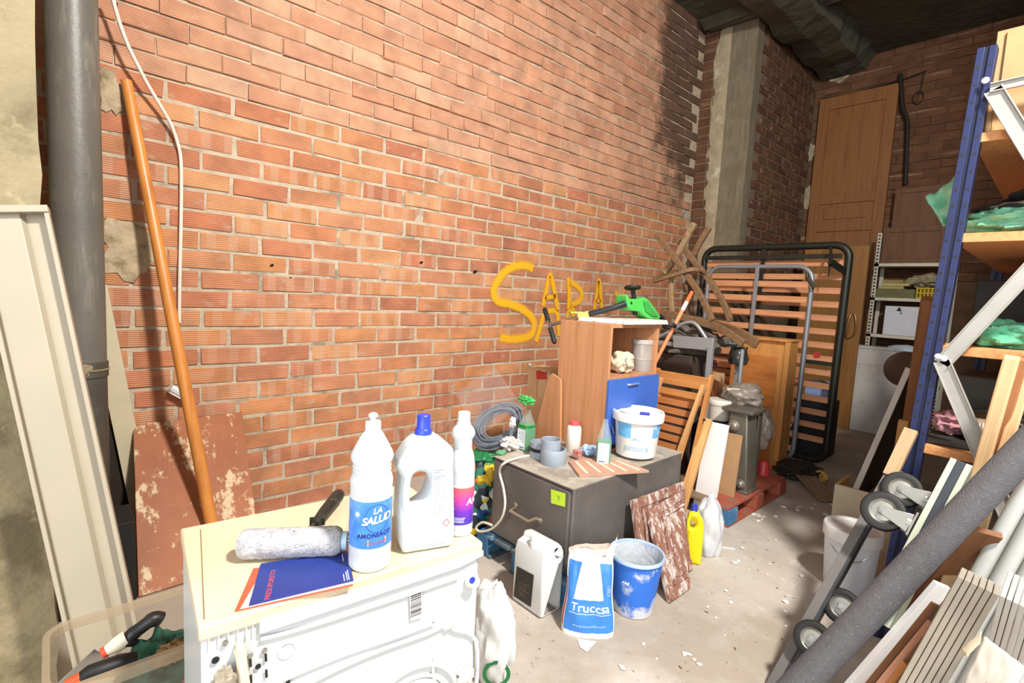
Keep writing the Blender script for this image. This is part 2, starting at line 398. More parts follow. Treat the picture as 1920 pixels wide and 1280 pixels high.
for px_, py_, r_ in ((510, 497, .009), (790, 492, .012), (891, 509, .016), (545, 520, .005)):
    p_ = PY(px_, py_, D-.008); o = obj('brick_hole', MB().lathe([(r_, 0), (r_*.8, .0015), (0, .0015)], 12, mx(p_, V((1, 0, .2)).normalized(), V((0, 0, 1)), V((0, -1, 0))), sx=1.3, sy=.8), mat('#20120c', .95, var=0), wl)
# yellow spray paint
m, n, l, b = newmat('yellow_spray'); b.inputs['Base Color'].default_value = hexc('#eeb01c'); b.inputs['Roughness'].default_value = .7
at = N(n, 'Attribute', attribute_name='edge'); nz = tex(n, l, 38, 6)
ad = N(n, 'Math', operation='MULTIPLY_ADD'); ad.inputs[1].default_value = .55; ad.inputs[2].default_value = -.30; l.new(nz, ad.inputs[0])
su = N(n, 'Math', operation='ADD'); l.new(at.outputs['Fac'], su.inputs[0]); l.new(ad.outputs[0], su.inputs[1])
l.new(ramp(n, l, su.outputs[0], [(.02, (0, 0, 0, 1)), (.55, (.93, .93, .93, 1))]).outputs[0], b.inputs['Alpha']); m_spray = m
def graffiti():
    q = lambda x, y: PY(700+.3125*x, 380+.3125*y, D-.0125)
    st = [([(960, 395), (920, 378), (870, 376), (800, 405), (745, 470), (722, 540), (750, 590), (820, 607), (890, 635), (945, 680), (966, 730), (950, 785), (900, 812), (830, 818), (760, 808)], .034),
          ([(1018, 620), (1035, 540), (1060, 432), (1085, 520), (1108, 650)], .024), ([(1030, 570), (1095, 560)], .018),
          ([(1170, 448), (1176, 540), (1172, 645)], .026), ([(1178, 475), (1225, 500), (1250, 545), (1235, 590), (1185, 612)], .026), ([(1185, 615), (1215, 670)], .018),
          ([(1325, 640), (1340, 545), (1354, 462), (1364, 545), (1371, 632)], .022), ([(1335, 590), (1366, 588)], .014),
          ([(1450, 535), (1478, 575), (1500, 600)], .024), ([(1505, 545), (1470, 590)], .016),
          ([(975, 835), (1002, 745), (1022, 668)], .026), ([(1025, 662), (1060, 648), (1100, 655), (1110, 720), (1114, 800)], .024),
          ([(1160, 690), (1178, 642), (1205, 685)], .02), ([(1130, 830), (1128, 700)], .016)]
    b = MB(); att = []
    for pts, wd in st:
        p = smoothpoly([q(*k) for k in pts], 6, False); base = len(b.v)
        for i, c in enumerate(p):
            t = (p[min(i+1, len(p)-1)]-p[max(i-1, 0)]).normalized(); u = V((-t.z, 0, t.x))
            e = .55 if i in (0, len(p)-1) else 1
            for kk in (-1, -.5, 0, .5, 1): b.v.append(c+u*wd*1.5*kk); att.append((1-abs(kk))*e)
        for i in range(len(p)-1):
            for kk in range(4): a = base+i*5+kk; b.f.append((a, a+1, a+6, a+5))
    o = obj('graffiti', b, m_spray, smooth=False); a = o.data.attributes.new('edge', 'FLOAT', 'POINT'); a.data.foreach_set('value', att)
    tag(o, 'yellow spray-painted letters SARA on the brick wall', 'graffiti')
graffiti()
# pier at the far end of the brick wall, with its concrete corner
m_conc = mat('#7a705b', .95, var=.2, vs=5, c2='#6d6450', thr=.55, s2=4, sc2=(6, 6, .7), bump=.6, bs=25)
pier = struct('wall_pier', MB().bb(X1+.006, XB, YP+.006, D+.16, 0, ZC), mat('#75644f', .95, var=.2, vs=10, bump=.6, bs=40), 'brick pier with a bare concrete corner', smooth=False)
Yc0 = 2.88
obj('concrete_corner', MB().bb(X1-.012, X1+.16, YP-.01, Yc0, 0, ZC), m_conc, pier, bevel=.006)
def ragged(x, y0, y1, z0, z1, n, seed, m, amp=.05):
    b = MB()
    for i in range(n+1):
        z = z0+(z1-z0)*i/n; b.v += [V((x, y0+amp*noise.noise(V((z*2.3, seed, 0)))+amp*.4*noise.noise(V((z*9, seed, 4))), z)), V((x-.018, (y0+y1)/2, z)), V((x-.004, y1+amp*.5*noise.noise(V((z*3, seed, 9))), z))]
    for i in range(n):
        for k in range(2): a = i*3+k; b.f.append((a, a+3, a+4, a+1))
    return b
m_plast = mat('#a5977c', .95, var=.18, vs=8, c2='#c9bca4', thr=.62, s2=5, bump=.7, bs=30)
obj('plaster_edge', ragged(X1-.002, Yc0+.17, Yc0-.03, 0, ZC-.02, 60, 3, m_plast, .09), m_plast, pier)
varp = {0: brick_variants(.27, .09, mbP, 8), 1: brick_variants(.145, .09, mbP, 6)}
sp = []
for k in range(14, 43):
    zc = .1056*(k+.5)
    for i in range(8):
        xc = X1+.3+.29*i+(.145 if k % 2 else 0)
        if xc < XB-.1: sp.append((Matrix.Translation((xc, YP-random.uniform(-.002, .006), zc)) @ Matrix.Rotation(random.uniform(-.012, .012), 4, 'Y'), 0))
    for i in range(2): sp.append((Matrix.Translation((X1-random.uniform(-.002, .006), D-.06-.16*i, zc)) @ Matrix.Rotation(-math.pi/2, 4, 'Z'), 1))
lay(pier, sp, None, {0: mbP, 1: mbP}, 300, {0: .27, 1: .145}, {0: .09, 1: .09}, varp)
# back wall with rough courses
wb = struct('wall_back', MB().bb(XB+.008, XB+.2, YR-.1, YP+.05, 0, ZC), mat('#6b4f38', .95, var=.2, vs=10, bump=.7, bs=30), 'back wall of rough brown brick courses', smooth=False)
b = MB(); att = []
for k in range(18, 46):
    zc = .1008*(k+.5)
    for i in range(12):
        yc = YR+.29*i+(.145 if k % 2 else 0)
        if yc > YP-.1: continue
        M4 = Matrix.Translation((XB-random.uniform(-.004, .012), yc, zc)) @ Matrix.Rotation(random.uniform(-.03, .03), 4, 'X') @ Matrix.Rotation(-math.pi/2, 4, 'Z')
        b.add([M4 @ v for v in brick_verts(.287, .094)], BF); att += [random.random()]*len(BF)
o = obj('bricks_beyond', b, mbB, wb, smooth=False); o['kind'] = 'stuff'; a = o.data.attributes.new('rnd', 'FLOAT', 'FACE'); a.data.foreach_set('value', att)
b = MB()
for (px, py, sy, sz, sd) in ((1556, 128, .16, .07, 1), (1574, 142, .11, .08, 2), (1655, 84, .14, .06, 3), (1519, 285, .06, .12, 4), (1514, 370, .06, .15, 5)):
    c = PX(px, py, XB-.02); b.blob(c, (.03, sy, sz), .3, 2, sd, 16, 10)
obj('plaster_lumps', b, m_plast, wb)
struct('wall_right', MB().bb(3.0, XB+.2, YR-.15, YR, 0, ZC), mat('#6f6353', .95, var=.2, vs=4, bump=.5, bs=30), 'plain dark wall behind the shelving rack', smooth=False)
# concrete column at the near left
YCo = 2.16; XcR = PY(86, 640, YCo).x
def column():
    b = MB(); n = 46; k0 = 18
    for i in range(n+1):
        z = ZC*i/n
        for k in range(k0+1):
            x = -1.6+(XcR+1.6)*(k/k0)**.6; e = .012*noise.noise(V((x*6, z*6, 1)))+.02*noise.noise(V((x*2, z*2, 5)))
            b.v.append(V((x+(.012*noise.noise(V((z*8, 3, 3))) if k == k0 else 0), YCo+e, z)))
        b.v.append(V((XcR-.03, D+.1, z)))
    w_ = k0+2
    for i in range(n):
        for k in range(k0+1): a = i*w_+k; b.f.append((a, a+1, a+w_+1, a+w_))
    return b
m_col = mat('#97896a', .95, var=.22, vs=3, c2='#6e6248', thr=.58, s2=2.5, bump=.9, bs=22, c3='#b3a482', thr3=.66, s3=9)
struct('wall_front', column(), m_col, 'rough beige concrete column at the near left')
# ------------------------------------------------------------------ door and boards on the back wall
m_door = wood('#8c5c30', '#734720', .55, sc=(14, 14, .9), scale=2)
p0, p1 = PX(1539, 188, XB-.05), PX(1687, 160, XB-.05)
d1 = bpy.data.objects.new('door_1', None); COL.objects.link(d1); d1.location = (XB-.03, (p0.y+p1.y)/2, 0); tag(d1, 'tall orange-brown panelled wooden door in back wall', kind='structure')
ya, yb, zt = p1.y, p0.y, p0.z
obj('leaf', MB().bb(XB-.055, XB-.02, ya, yb, 0, zt), m_door, d1, bevel=.004)
obj('stile', MB().bb(XB-.075, XB-.05, ya, ya+.12, 0, zt), m_door, d1, bevel=.004); obj('stile', MB().bb(XB-.075, XB-.05, yb-.12, yb, 0, zt), m_door, d1, bevel=.004)
for z0, z1 in ((zt-.16, zt), (2.80, 2.92), (2.44, 2.56), (1.0, 1.2)): obj('rail', MB().bb(XB-.075, XB-.05, ya+.12, yb-.12, z0, z1), m_door, d1, bevel=.004)
obj('panel', MB().bb(XB-.068, XB-.05, ya+.18, yb-.18, 2.60, 2.76), m_door, d1, bevel=.006)
b = MB().tube(smoothpoly([PX(1688, 138, XB-.06), PX(1690, 175, XB-.07), PX(1693, 205, XB-.07), PX(1701, 228, XB-.07), PX(1700, 280, XB-.06), PX(1697, 346, XB-.06)], 5, False), .024, 8)
tag(obj('cable', b, mat('#1d1814', .7, var=0)), 'thick black cable hanging down the back wall by the door', 'cable')
b = MB().tube([PX(1540, 186, XB-.03), PX(1600, 174, XB-.05), PX(1690, 150, XB-.04), PX(1738, 132, XB-.03)], .008, 6).tube(smoothpoly([PX(1733, 134, XB-.03), PX(1728, 160, XB-.03), PX(1722, 178, XB-.03)], 4, False), .006, 6)
b.tube(smoothpoly([PX(1722, 178, XB-.03)+V((0, .05*math.cos(a), .07*math.sin(a)-.03)) for a in [i*.8 for i in range(8)]], 3), .006, 6, True)
tag(obj('cable', b, mat('#2a2118', .7, var=0)), 'thin dark wire strung above the back door with a small loop', 'cable')
# ------------------------------------------------------------------ near left: pipe, pole, boards
m_white = mat('#e9e6e0', .45, var=.04)
xl, xr = PY(86, 250, 2.99).x, PY(192, 250, 2.99).x; pr = (xr-xl)/2*.97; pc = V(((xl+xr)/2, 2.99, 0)); zj = PY(150, 692, 2.9).z
t = thing('drainpipe', 'fat dark grey drainpipe beside the concrete column', 'pipe', pc)
m_pipe = mat('#6b675e', .42, var=.14, vs=4, c2='#857f72', thr=.6, s2=3, sc2=(5, 5, .8), bump=.12, bs=60)
obj('upper_pipe', MB().lathe([(pr, zj-.02), (pr, ZC)], 40, Matrix.Translation(pc)), m_pipe, t)
m_pipe2 = mat('#4b483f', .5, var=.18, vs=5, c2='#5f5b50', thr=.6, s2=3, bump=.12, bs=60)
obj('lower_pipe', MB().lathe([(pr*1.0, 0), (pr*1.0, zj-.05), (pr*1.06, zj-.045), (pr*1.06, zj+.02), (pr*1.0, zj+.025)], 40, Matrix.Translation(pc)), m_pipe2, t)
b = MB().tube([pc+V((pr*1.07*math.cos(a), pr*1.07*math.sin(a), zj-.012)) for a in [i*math.pi/16 for i in range(32)]], .004, 6, True)
q = PP(148, 695, pc+V((-pr*.2, -pr*1.0, zj)), V((0, 1, 0)))
b.blob(q+V((0, .0, .0)), (.045, .016, .03), .3, 2, 3, 16, 10)
obj('joint_tie', b, mat('#94876a', .9, var=.2, bump=.5), t)
A, B = V((.588, 2.7, .005)), PY(237, 152, 3.165)
tag(obj('broom_pole', MB().tube([A+(B-A)*k/8 for k in range(9)], [.0285, .0285, .028, .028, .0275, .027, .0265, .026, .0235], 16), wood('#cf8640', '#b06a2a', .38, sc=(12, 12, 1.2), scale=1.6)), 'varnished orange wooden pole leaning on the brick wall', 'pole')
path = [PY(x, y, Y) for x, y, Y in ((205, -22, 3.06), (212, 0, 3.07), (224, 42, 3.08), (240, 85, 3.09), (258, 122, 3.10), (278, 160, 3.12), (302, 200, 3.14), (322, 236, 3.16), (334, 272, 3.175), (339, 300, 3.18), (340, 350, 3.18), (339, 430, 3.18), (337, 520, 3.18), (336, 605, 3.18))]
tag(obj('white_cable', MB().tube(smoothpoly(path, 5, False), .0085, 8), mat('#e6dccd', .5, var=.05)), 'white cable hanging in a curve down the brick wall', 'cable')
c = PY(334, 736, 3.16); dr = V((.1, 0, -.075)).normalized()
t = thing('wall_socket', 'small white plastic box stuck to the wall behind the pole', 'socket', c)
obj('box', MB().bar(c-dr*.045, c+dr*.05, (.6, 0, .8), .045, .04), m_white, t, bevel=.004)
obj('cover', MB().bar(c-dr*.05+V((0, -.024, 0)), c+dr*.055+V((0, -.024, 0)), (.6, 0, .8), .018, .008), mat('#c9c6c4', .5, var=.05), t, bevel=.002)
# white lamp housing leaning on the column
A, B = PZ(233, 1350, .012), PY(22, 397, 2.085); d = (B-A).normalized(); sd = V((1, -.12, 0)); u = (sd-d*sd.dot(d)).normalized(); nn = u.cross(d); nn = nn if nn.y < 0 else -nn
t = thing('lamp_housing', 'long cream fluorescent lamp housing leaning at the left edge', 'light fitting', A)
m_lamp = mat('#a89d88', .42, var=.05, vs=3)
plank('base_tray', A, B, u, .165, .008, m_lamp, t)
obj('reflector_ridge', MB().prism([A-u*.082+nn*.004, A-u*.066+nn*.022, A+u*.018+nn*.022, A+u*.028+nn*.004], d*(B-A).length), m_lamp, t, bevel=.002)
plank('side_lip', A+u*.078+nn*.018, B+u*.078+nn*.018, u, .011, .042, m_lamp, t)
plank('side_lip', A-u*.078+nn*.014, B-u*.078+nn*.014, u, .011, .034, m_lamp, t)
plank('end_cap', B-u*.084+nn*.02, B+u*.084+nn*.02, d, .02, .05, m_lamp, t)
# cream slat and brown panel
tag(plank('narrow_board', PY(275, 1000, 3.135), PY(178, 535, 3.175), (1, 0, 0), .092, .014, mat('#c4b798', .6, var=.05)), 'narrow cream board leaning behind the dark drainpipe', 'board')
bl = PZ(259, 1120, 0); tl = PY(249, 797, 3.165); up = V((tl.x-bl.x, tl.y-bl.y, tl.z-bl.z)); hgt = up.length; up.normalize(); wid = .51
out = [(0, 0), (wid, 0), (wid, hgt-.0)]+[(wid-.004, hgt)]+[(.05-.05*math.sin(a), hgt-.05+.05*math.cos(a)-.0) for a in [i*math.pi/12 for i in range(7)]]
xa = V((1, .02, 0)).normalized(); na = xa.cross(up)
def brown_panel_mat():
    m, n, l, b = newmat('peeled_brown'); g = tex(n, l, 3, 8, (1, 1, .35), rough=.7)
    c = ramp(n, l, g, [(.3, hexc('#8d5028')), (.7, hexc('#a8643a'))]).outputs[0]
    q = ramp(n, l, tex(n, l, 4.2, 9, (2.6, 2.6, .28), rough=.72), [(.55, (0, 0, 0, 1)), (.6, (1, 1, 1, 1))]); c = mixc(n, l, q.outputs[0], c, hexc('#cdb48f'))
    q = ramp(n, l, tex(n, l, 40, 5, (1, 1, .5)), [(.7, (0, 0, 0, 1)), (.73, (1, 1, 1, 1))]); c = mixc(n, l, q.outputs[0], c, hexc('#c9b497'))
    l.new(c, b.inputs['Base Color']); b.inputs['Roughness'].default_value = .6; bumpn(n, l, b, g, .3, .006); return m
tag(obj('plywood_sheet', mapped(shape2d([out], .026, .003), lambda p: bl+xa*p.x+up*p.y+na*p.z), brown_panel_mat()), 'brown wooden panel with flaking paint leaning on the wall', 'panel')
tag(plank('shade_strip', V((.20, 3.17, 0)), V((.20, 3.178, .66)), (1, 0, 0), .18, .012, mat('#2a1d14', .85, var=.2)), 'dark strip added as shade between drainpipe and brown sheet', 'plank')  # dark strip added to stand for the shade right of the pipe
tag(obj('black_box', MB().bb(-.06, .25, 2.62, 2.84, 0, .36), mat('#15110e', .8, var=.2), bevel=.006), 'black block added as shade behind the leaning lamp housing', 'crate')  # black block added to darken the gap between column and lamp housing
# ------------------------------------------------------------------ washing machine, seen from the back
WZ_ = .85; fl = PZ(372, 1175, WZ_); fr = PZ(905, 1015, WZ_); ux = (fr-fl); WW = ux.length; ux.normalize(); uy = V((-ux.y, ux.x, 0)); WD = .40
def Wp(x, y, z): return V((fl.x, fl.y, 0))+ux*x+uy*y+V((0, 0, z))
def WF(px, py, off=.0): return PP(px, py, fl-uy*off, uy)
def wbox(x0, x1, y0, y1, z0, z1): return MB().hexa([Wp(x, y, z) for z in (z0, z1) for x, y in ((x0, y0), (x1, y0), (x1, y1), (x0, y1))])
t = thing('washing_machine', 'white washing machine turned back to front with cream top', 'washing machine', Wp(WW/2, WD/2, 0))
m_enam = mat('#c8cac9', .28, var=.03, vs=3); m_enam2 = mat('#c4c1b8', .35, var=.04)
obj('body', wbox(0.004, WW-.004, .004, WD, .02, .826), m_enam, t, bevel=.008)
obj('top_board', wbox(0, WW, -.002, WD+.004, .822, WZ_), mat('#cdba94', .45, var=.05, vs=4, c2='#cfc6b4', thr=.5, s2=1.6, soft=.2), t, bevel=.004)
seamA, seamB = PZ(383, 1160, WZ_+.0006), PZ(376, 992, WZ_+.0006)
obj('top_seam', MB().bar(seamA, seamB, ux, .0016, .001), mat('#7d6a48', .8, var=0), t)
for s in ((0.03, .03), (WW-.03, .03), (0.03, WD-.03), (WW-.03, WD-.03)): obj('foot', MB().lathe([(.02, 0), (.022, .02), (.012, .03)], 12, Matrix.Translation(Wp(*s, 0))), mat('#333333', .8), t)
def onplane(pts, r, off=.003, n=4, closed=False, seg=8): return MB().tube(smoothpoly([WF(x, y, off) for x, y in pts], n, closed), r, seg, closed)
obj('cross_rail', MB().prism([WF(486, 1160, .001), WF(905, 1030, .001), WF(905, 1040, .001), WF(860, 1063, .001), WF(486, 1187, .001)], -uy*.005), m_enam, t, bevel=.002)
for i, x in enumerate((392, 410, 428, 446, 462, 474)): obj('rib', onplane([(x, 1186-(x-380)*.3), (x+1, 1220-(x-380)*.3)], .0011, .0005), m_enam2, t)
obj('pressed_rib', onplane([(488, 1198), (560, 1180), (700, 1136), (860, 1082)], .004, .0), m_enam, t)
obj('pressed_rib', onplane([(560, 1290), (640, 1250), (720, 1216), (800, 1188), (835, 1172), (852, 1180), (892, 1200), (893, 1290)], .005, .0), m_enam, t)
obj('pressed_rib', onplane([(500, 1290), (560, 1262), (650, 1226), (740, 1195), (815, 1168)], .0035, .0), m_enam, t)
c = WF(770, 1345, .0)
for rr, q in ((.115, .006), (.09, .004)): obj('drum_ring', MB().tube([c+ux*rr*math.cos(a)+V((0, 0, rr*math.sin(a))) for a in [i*math.pi/24 for i in range(48)]], q, 8, True), m_enam, t)
obj('drum_cover', MB().lathe([(.085, 0), (.085, .004), (.07, .008), (.0, .010)], 40, mx(c, ux, V((0, 0, 1)), -uy)), mat('#d7d4c8', .4, var=.04), t)
obj('rim_step', onplane([(822, 1225), (815, 1235), (812, 1262), (818, 1285)], .004, .0), m_enam, t)
c = WF(840, 1170, .0); obj('dimple', MB().lathe([(.016, 0), (.012, .005), (.004, .007), (0, .007)], 20, mx(c, ux, V((0, 0, 1)), -uy)), m_enam, t)
c = WF(540, 1217, .0); obj('stamped_disc', MB().tube([c+ux*.0145*math.cos(a)+V((0, 0, .0145*math.sin(a))) for a in [i*math.pi/14 for i in range(28)]], .0009, 6, True), m_enam2, t)
m_blk = mat('#171717', .6, var=0); m_steel = mat('#b9b7b0', .3, 1, var=.1)
for x, y, r in ((404, 1237, .006), (484, 1249, .005), (812, 1168, .003), (540, 1278, .004)): obj('hole', MB().lathe([(r, 0), (r, .0008)], 14, mx(WF(x, y, .0005), ux, V((0, 0, 1)), -uy)), m_blk, t)
for x, y in ((469, 1242), (498, 1232), (470, 1272), (499, 1262)): obj('slot', MB().bar(WF(x, y-7, .0008), WF(x+1, y+8, .0008), ux, .004, .0008), m_blk, t)
for x, y in ((422, 1205), (881, 1047), (469, 1228), (496, 1219)): obj('screw', MB().lathe([(.005, 0), (.0045, .002), (.002, .003), (0, .003)], 12, mx(WF(x, y, .001), ux, V((0, 0, 1)), -uy)), m_steel, t)
o = obj('drain_hose', onplane([(448, 1216), (452, 1230), (455, 1255), (460, 1290)], .0085, .009), mat('#e3d4b6', .5, var=.05), t)
obj('hose_clip', onplane([(444, 1214), (452, 1212)], .011, .009, 2), mat('#e6dcc6', .5), t)
o = obj('water_inlet', MB().lathe([(.017, 0), (.017, .004), (.013, .006), (.013, .016), (.0115, .018)], 20, mx(WF(884, 1086, .001), ux, V((0, 0, 1)), -uy)), mat('#e2ddca', .4, var=.04), t); o['label'] = 'round cream water inlet'
obj('blue_filter', MB().lathe([(.0075, 0), (.0075, .002), (.003, .003)], 16, mx(WF(885, 1087, .019), ux, V((0, 0, 1)), -uy)), mat('#2438b8', .4, var=0), o)
b = MB().blob(WF(420, 1285, .012), (.02, .012, .03), .35, 2.6, 8, 18, 12); obj('plastic_scrap', b, mat('#a59a86', .5, var=.2, alpha=.9), t)
b = MB().blob(WF(872, 1268, .008), (.022, .01, .018), .4, 2.6, 5, 18, 12); obj('plastic_scrap', b, mat('#d9d6cc', .4, var=.1), t)
st = obj('barcode_sticker', MB().prism([WF(768, 1112, .0012), WF(791, 1104, .0012), WF(792, 1156, .0012), WF(770, 1164, .0012)], -uy*.0004), mat('#e4e2dc', .5, var=.02), t)
b = MB(); y = 1114
random.seed(5)
while y < 1158:
    h = random.choice((.9, 1.4, 2.2)); b.prism([WF(770, y, .0018), WF(790, y-7.5, .0018), WF(790, y-7.5+h, .0018), WF(770, y+h, .0018)], -uy*.0002); y += h+random.choice((.8, 1.2, 1.8))
obj('bars', b, mat('#2b2b2e', .6, var=0), st)['kind'] = 'stuff'
# ------------------------------------------------------------------ bottles on the washing machine
def frame_at(c):
    d = V((c.x, c.y, 0)).normalized(); return d, V((d.y, -d.x, 0))
def bent(vf, c, r, z, off=0, x0=0, tilt=0):
    d, rx = frame_at(c)
    def fn(p):
        th = off+(p.x+x0)/r; return c+(-d*math.cos(th)+rx*math.sin(th))*(r+.0003+p.z)+V((0, 0, z+p.y+tilt*(p.x+x0)))
    return mapped(vf, fn)
def wrap(c, r, z0, z1, a0, a1, n=24, r1=None, rows=1):
    d, rx = frame_at(c); r1 = r1 or r
    return MB().grid(lambda u, v: c+(-d*math.cos(a0+(a1-a0)*u)+rx*math.sin(a0+(a1-a0)*u))*(r+(r1-r)*v)+V((0, 0, z0+(z1-z0)*v)), n, rows)
m_plw = mat('#d2d5d7', .32, var=.02, vs=3)
c = PZ(693, 1055, WZ_); t = thing('ammonia_bottle', 'white ribbed bottle with blue ammonia label and pull cap', 'bottle', c)
prof = [(.038, 0), (.042, .004), (.0425, .02), (.0415, .023), (.0425, .026), (.0415, .029), (.0425, .032), (.0425, .152), (.041, .157), (.0425, .162), (.041, .167), (.0425, .172), (.0425, .182), (.039, .192), (.0365, .197), (.0385, .201), (.0365, .205), (.0385, .209), (.0365, .213), (.0385, .217), (.0415, .224), (.0425, .230), (.0405, .237), (.0305, .257), (.0205, .275), (.0155, .281), (.013, .283)]
bb = MB().lathe(prof, 36, Matrix.Translation(c)); dd, rx = frame_at(c)
for v in bb.v:            # dented shoulder, pressed in by hand
    q = v-(c-dd*.040+rx*.002+V((0, 0, .24))); k = math.exp(-(q.x*q.x+q.y*q.y)/.0007-q.z*q.z/.0004); v += dd*.011*k
obj('body', bb, m_plw, t)
cp = obj('cap', MB().lathe([(.0155, .279), (.0155, .298), (.014, .3005), (.0075, .3015)], 24, Matrix.Translation(c)), m_plw, t)
obj('spout', MB().lathe([(.006, .30), (.006, .307), (.0095, .309), (.0095, .3135), (.005, .317), (.002, .318)], 20, Matrix.Translation(c)), m_plw, cp)
m_blue = mat('#3f7fd8', .35, var=.2, vs=22, c2='#7fb6f0', thr=.6, s2=12, soft=.12)
lb = obj('label', wrap(c, .0431, .052, .148, -1.35, 1.35), m_blue, t)
m_txw = mat('#f4f4f8', .5, var=0); m_navy = mat('#1c2370', .5, var=0); m_or = mat('#e08a2c', .5, var=0)
el = [(.025*math.cos(a), .029*math.sin(a)) for a in [i*math.pi/16 for i in range(32)]]
obj('badge', bent(shape2d([el], .0003), c, .0433, .113, .30), mat('#2746b4', .4, var=.05), lb)
obj('lettering', bent(text2d('LA', .0155, shear=.2, bold=.0004), c, .0437, .1245, .30, tilt=.12), m_txw, lb)
obj('lettering', bent(text2d('SALUD', .0215, shear=.2, bold=.0006, sp=.9), c, .0437, .1045, .30, tilt=.12), m_txw, lb)
obj('lettering', bent(text2d('AMONIACO', .0125, bold=.0003, sp=1.1), c, .0437, .0755, .22, tilt=.05), m_navy, lb)
pl = [(-.019, -.003), (.019, -.003), (.019, .009), (-.019, .009)]
obj('strip', bent(shape2d([pl], .0003), c, .0434, .062, .32, tilt=.05), mat('#f0c37e', .5, var=0), lb)
obj('lettering', bent(text2d('Perfumado', .0098, shear=.15), c, .0438, .0615, .32, tilt=.05), mat('#c0521c', .5, var=0), lb)
dm = [(0, -.006), (.006, 0), (0, .006), (-.006, 0)]
obj('hazard_mark', bent(shape2d([dm], .0003), c, .0436, .122, -.62), mat('#e9d9e2', .5, var=0), lb)
# jug with the handle
c = PZ(788, 1020, WZ_); dd, rx = frame_at(c); s = .000268; sz = .296/1200
t = thing('detergent_jug', 'white plastic jug with blue cap and moulded handle hole', 'bottle', c)
Z = lambda x, y: ((x-862)*s, (1352-y)*sz)
out = [Z(*p) for p in ((715, 1352), (690, 1340), (668, 1270), (652, 1150), (642, 1000), (650, 820), (664, 660), (630, 590), (626, 555), (645, 510), (700, 420), (775, 322), (935, 322), (1010, 375), (1080, 440), (1092, 500), (1090, 600), (1104, 850), (1118, 1100), (1122, 1250), (1108, 1330), (1085, 1352))]
hole = [Z(*p) for p in ((745, 690), (775, 640), (830, 630), (880, 660), (905, 720), (900, 800), (870, 880), (815, 930), (760, 950), (742, 900), (738, 800))]
hole = [(p.x, p.y) for p in smoothpoly(hole, 3)]
rxx = (rx*.97+dd*.25).normalized(); ny = V((-rxx.y, rxx.x, 0))
obj('body', mapped(shape2d([out, hole], .078, .017, 4), lambda p: c+rxx*p.x+ny*p.z+V((0, 0, p.y))), mat('#c9d1d6', .35, var=.02), t, ang=50)
m_bcap = mat('#2b3fc4', .35, var=.05)
cx = c+rxx*((855-862)*s)
obj('cap', MB().lathe([(.0185, .252), (.0185, .263), (.0165, .266), (.0150, .268), (.0142, .295), (.0125, .297)], 24, Matrix.Translation(cx)), m_bcap, t)
lp = obj('back_label', mapped(shape2d([[(0, 0), (.042, 0), (.04, .125), (.0, .118)]], .0006), lambda p: c+rxx*(p.x+.012)-ny*.0396+V((0, 0, p.y+.07))-ny*p.z), mat('#e3e8ec', .4, var=0), t)
m_grey = mat('#8b9096', .6, var=0); b = MB()
for k in range(22):
    y = .183-k*.0047; L = .036*random.uniform(.55, 1) if k > 4 else .02*random.uniform(.6, 1.3)
    if k in (2, 5, 16): continue
    a = c+rxx*.0145-ny*.0402+V((0, 0, y)); b.bar(a, a+rxx*L, (0, 0, 1), .0011 if k > 4 else .0022, .0002)
obj('small_print', b, m_grey, lp)['kind'] = 'stuff'
obj('hazard_mark', mapped(shape2d([[(0, -.009), (.009, 0), (0, .009), (-.009, 0)], [(0, -.0072), (.0072, 0), (0, .0072), (-.0072, 0)]], .0003), lambda p: c+rxx*(p.x+.046)-ny*.0402+V((0, 0, p.y+.062))-ny*p.z), mat('#c4523c', .5, var=0), t)
# slim bottle with pink-purple label
c = PZ(861, 996, WZ_); t = thing('bleach_bottle', 'slim white bottle with pink and purple label, nearest the corner', 'bottle', c)
prof = [(.027, 0), (.0305, .004), (.031, .02), (.031, .118)]+[(.031-.0012*(k % 2), .122+.004*k) for k in range(6)]+[(.031, .148), (.0300, .168), (.0265, .19), (.022, .202)]+[(.0205+.0012*(k % 2), .206+.0035*k) for k in range(6)]+[(.022, .228), (.0265, .235), (.0275, .241), (.025, .25), (.019, .258), (.0155, .262)]
obj('body', MB().lathe(prof, 32, Matrix.Translation(c)), m_plw, t)
obj('cap', MB().lathe([(.0165, .260), (.0165, .265), (.0145, .266), (.0140, .289), (.0128, .290)], 24, Matrix.Translation(c)), m_plw, t)
m, n, l, bs_ = newmat('pink_purple'); tc = N(n, 'NewGeometry'); sp_ = N(n, 'SeparateXYZ'); l.new(tc.outputs['Position'], sp_.inputs[0])
mr = N(n, 'MapRange'); mr.inputs[1].default_value = WZ_+.03; mr.inputs[2].default_value = WZ_+.118; l.new(sp_.outputs[2], mr.inputs[0])
l.new(ramp(n, l, mr.outputs[0], [(0, hexc('#3c2da0')), (.35, hexc('#6a2bb0')), (.65, hexc('#c63c9a')), (1, hexc('#f0605a'))]).outputs[0], bs_.inputs['Base Color']); bs_.inputs['Roughness'].default_value = .35
lb = obj('label', wrap(c, .0315, .03, .118, -1.4, 1.4), m, t)
obj('lettering', bent(text2d('AN', .022, shear=.2, bold=.0006), c, .0321, .078, .95), m_txw, lb)
bt = MB()
for k in range(7): z = .104-k*.006; bt.v, bt.f = bt.v, bt.f; q = wrap(c, .0319, z, z+.0012, -.75, -.75+.36*random.uniform(.5, 1), 5); bt.add(q.v, q.f)
for k in range(6): q = wrap(c, .0319, .036, .056, -.72+.04*k, -.72+.04*k+.02, 1); bt.add(q.v, q.f)
for k in range(4): q = wrap(c, .0319, .036+k*.0035, .0372+k*.0035, -.4, .2+.3*random.random(), 6); bt.add(q.v, q.f)
obj('small_print', bt, m_txw, lb)['kind'] = 'stuff'
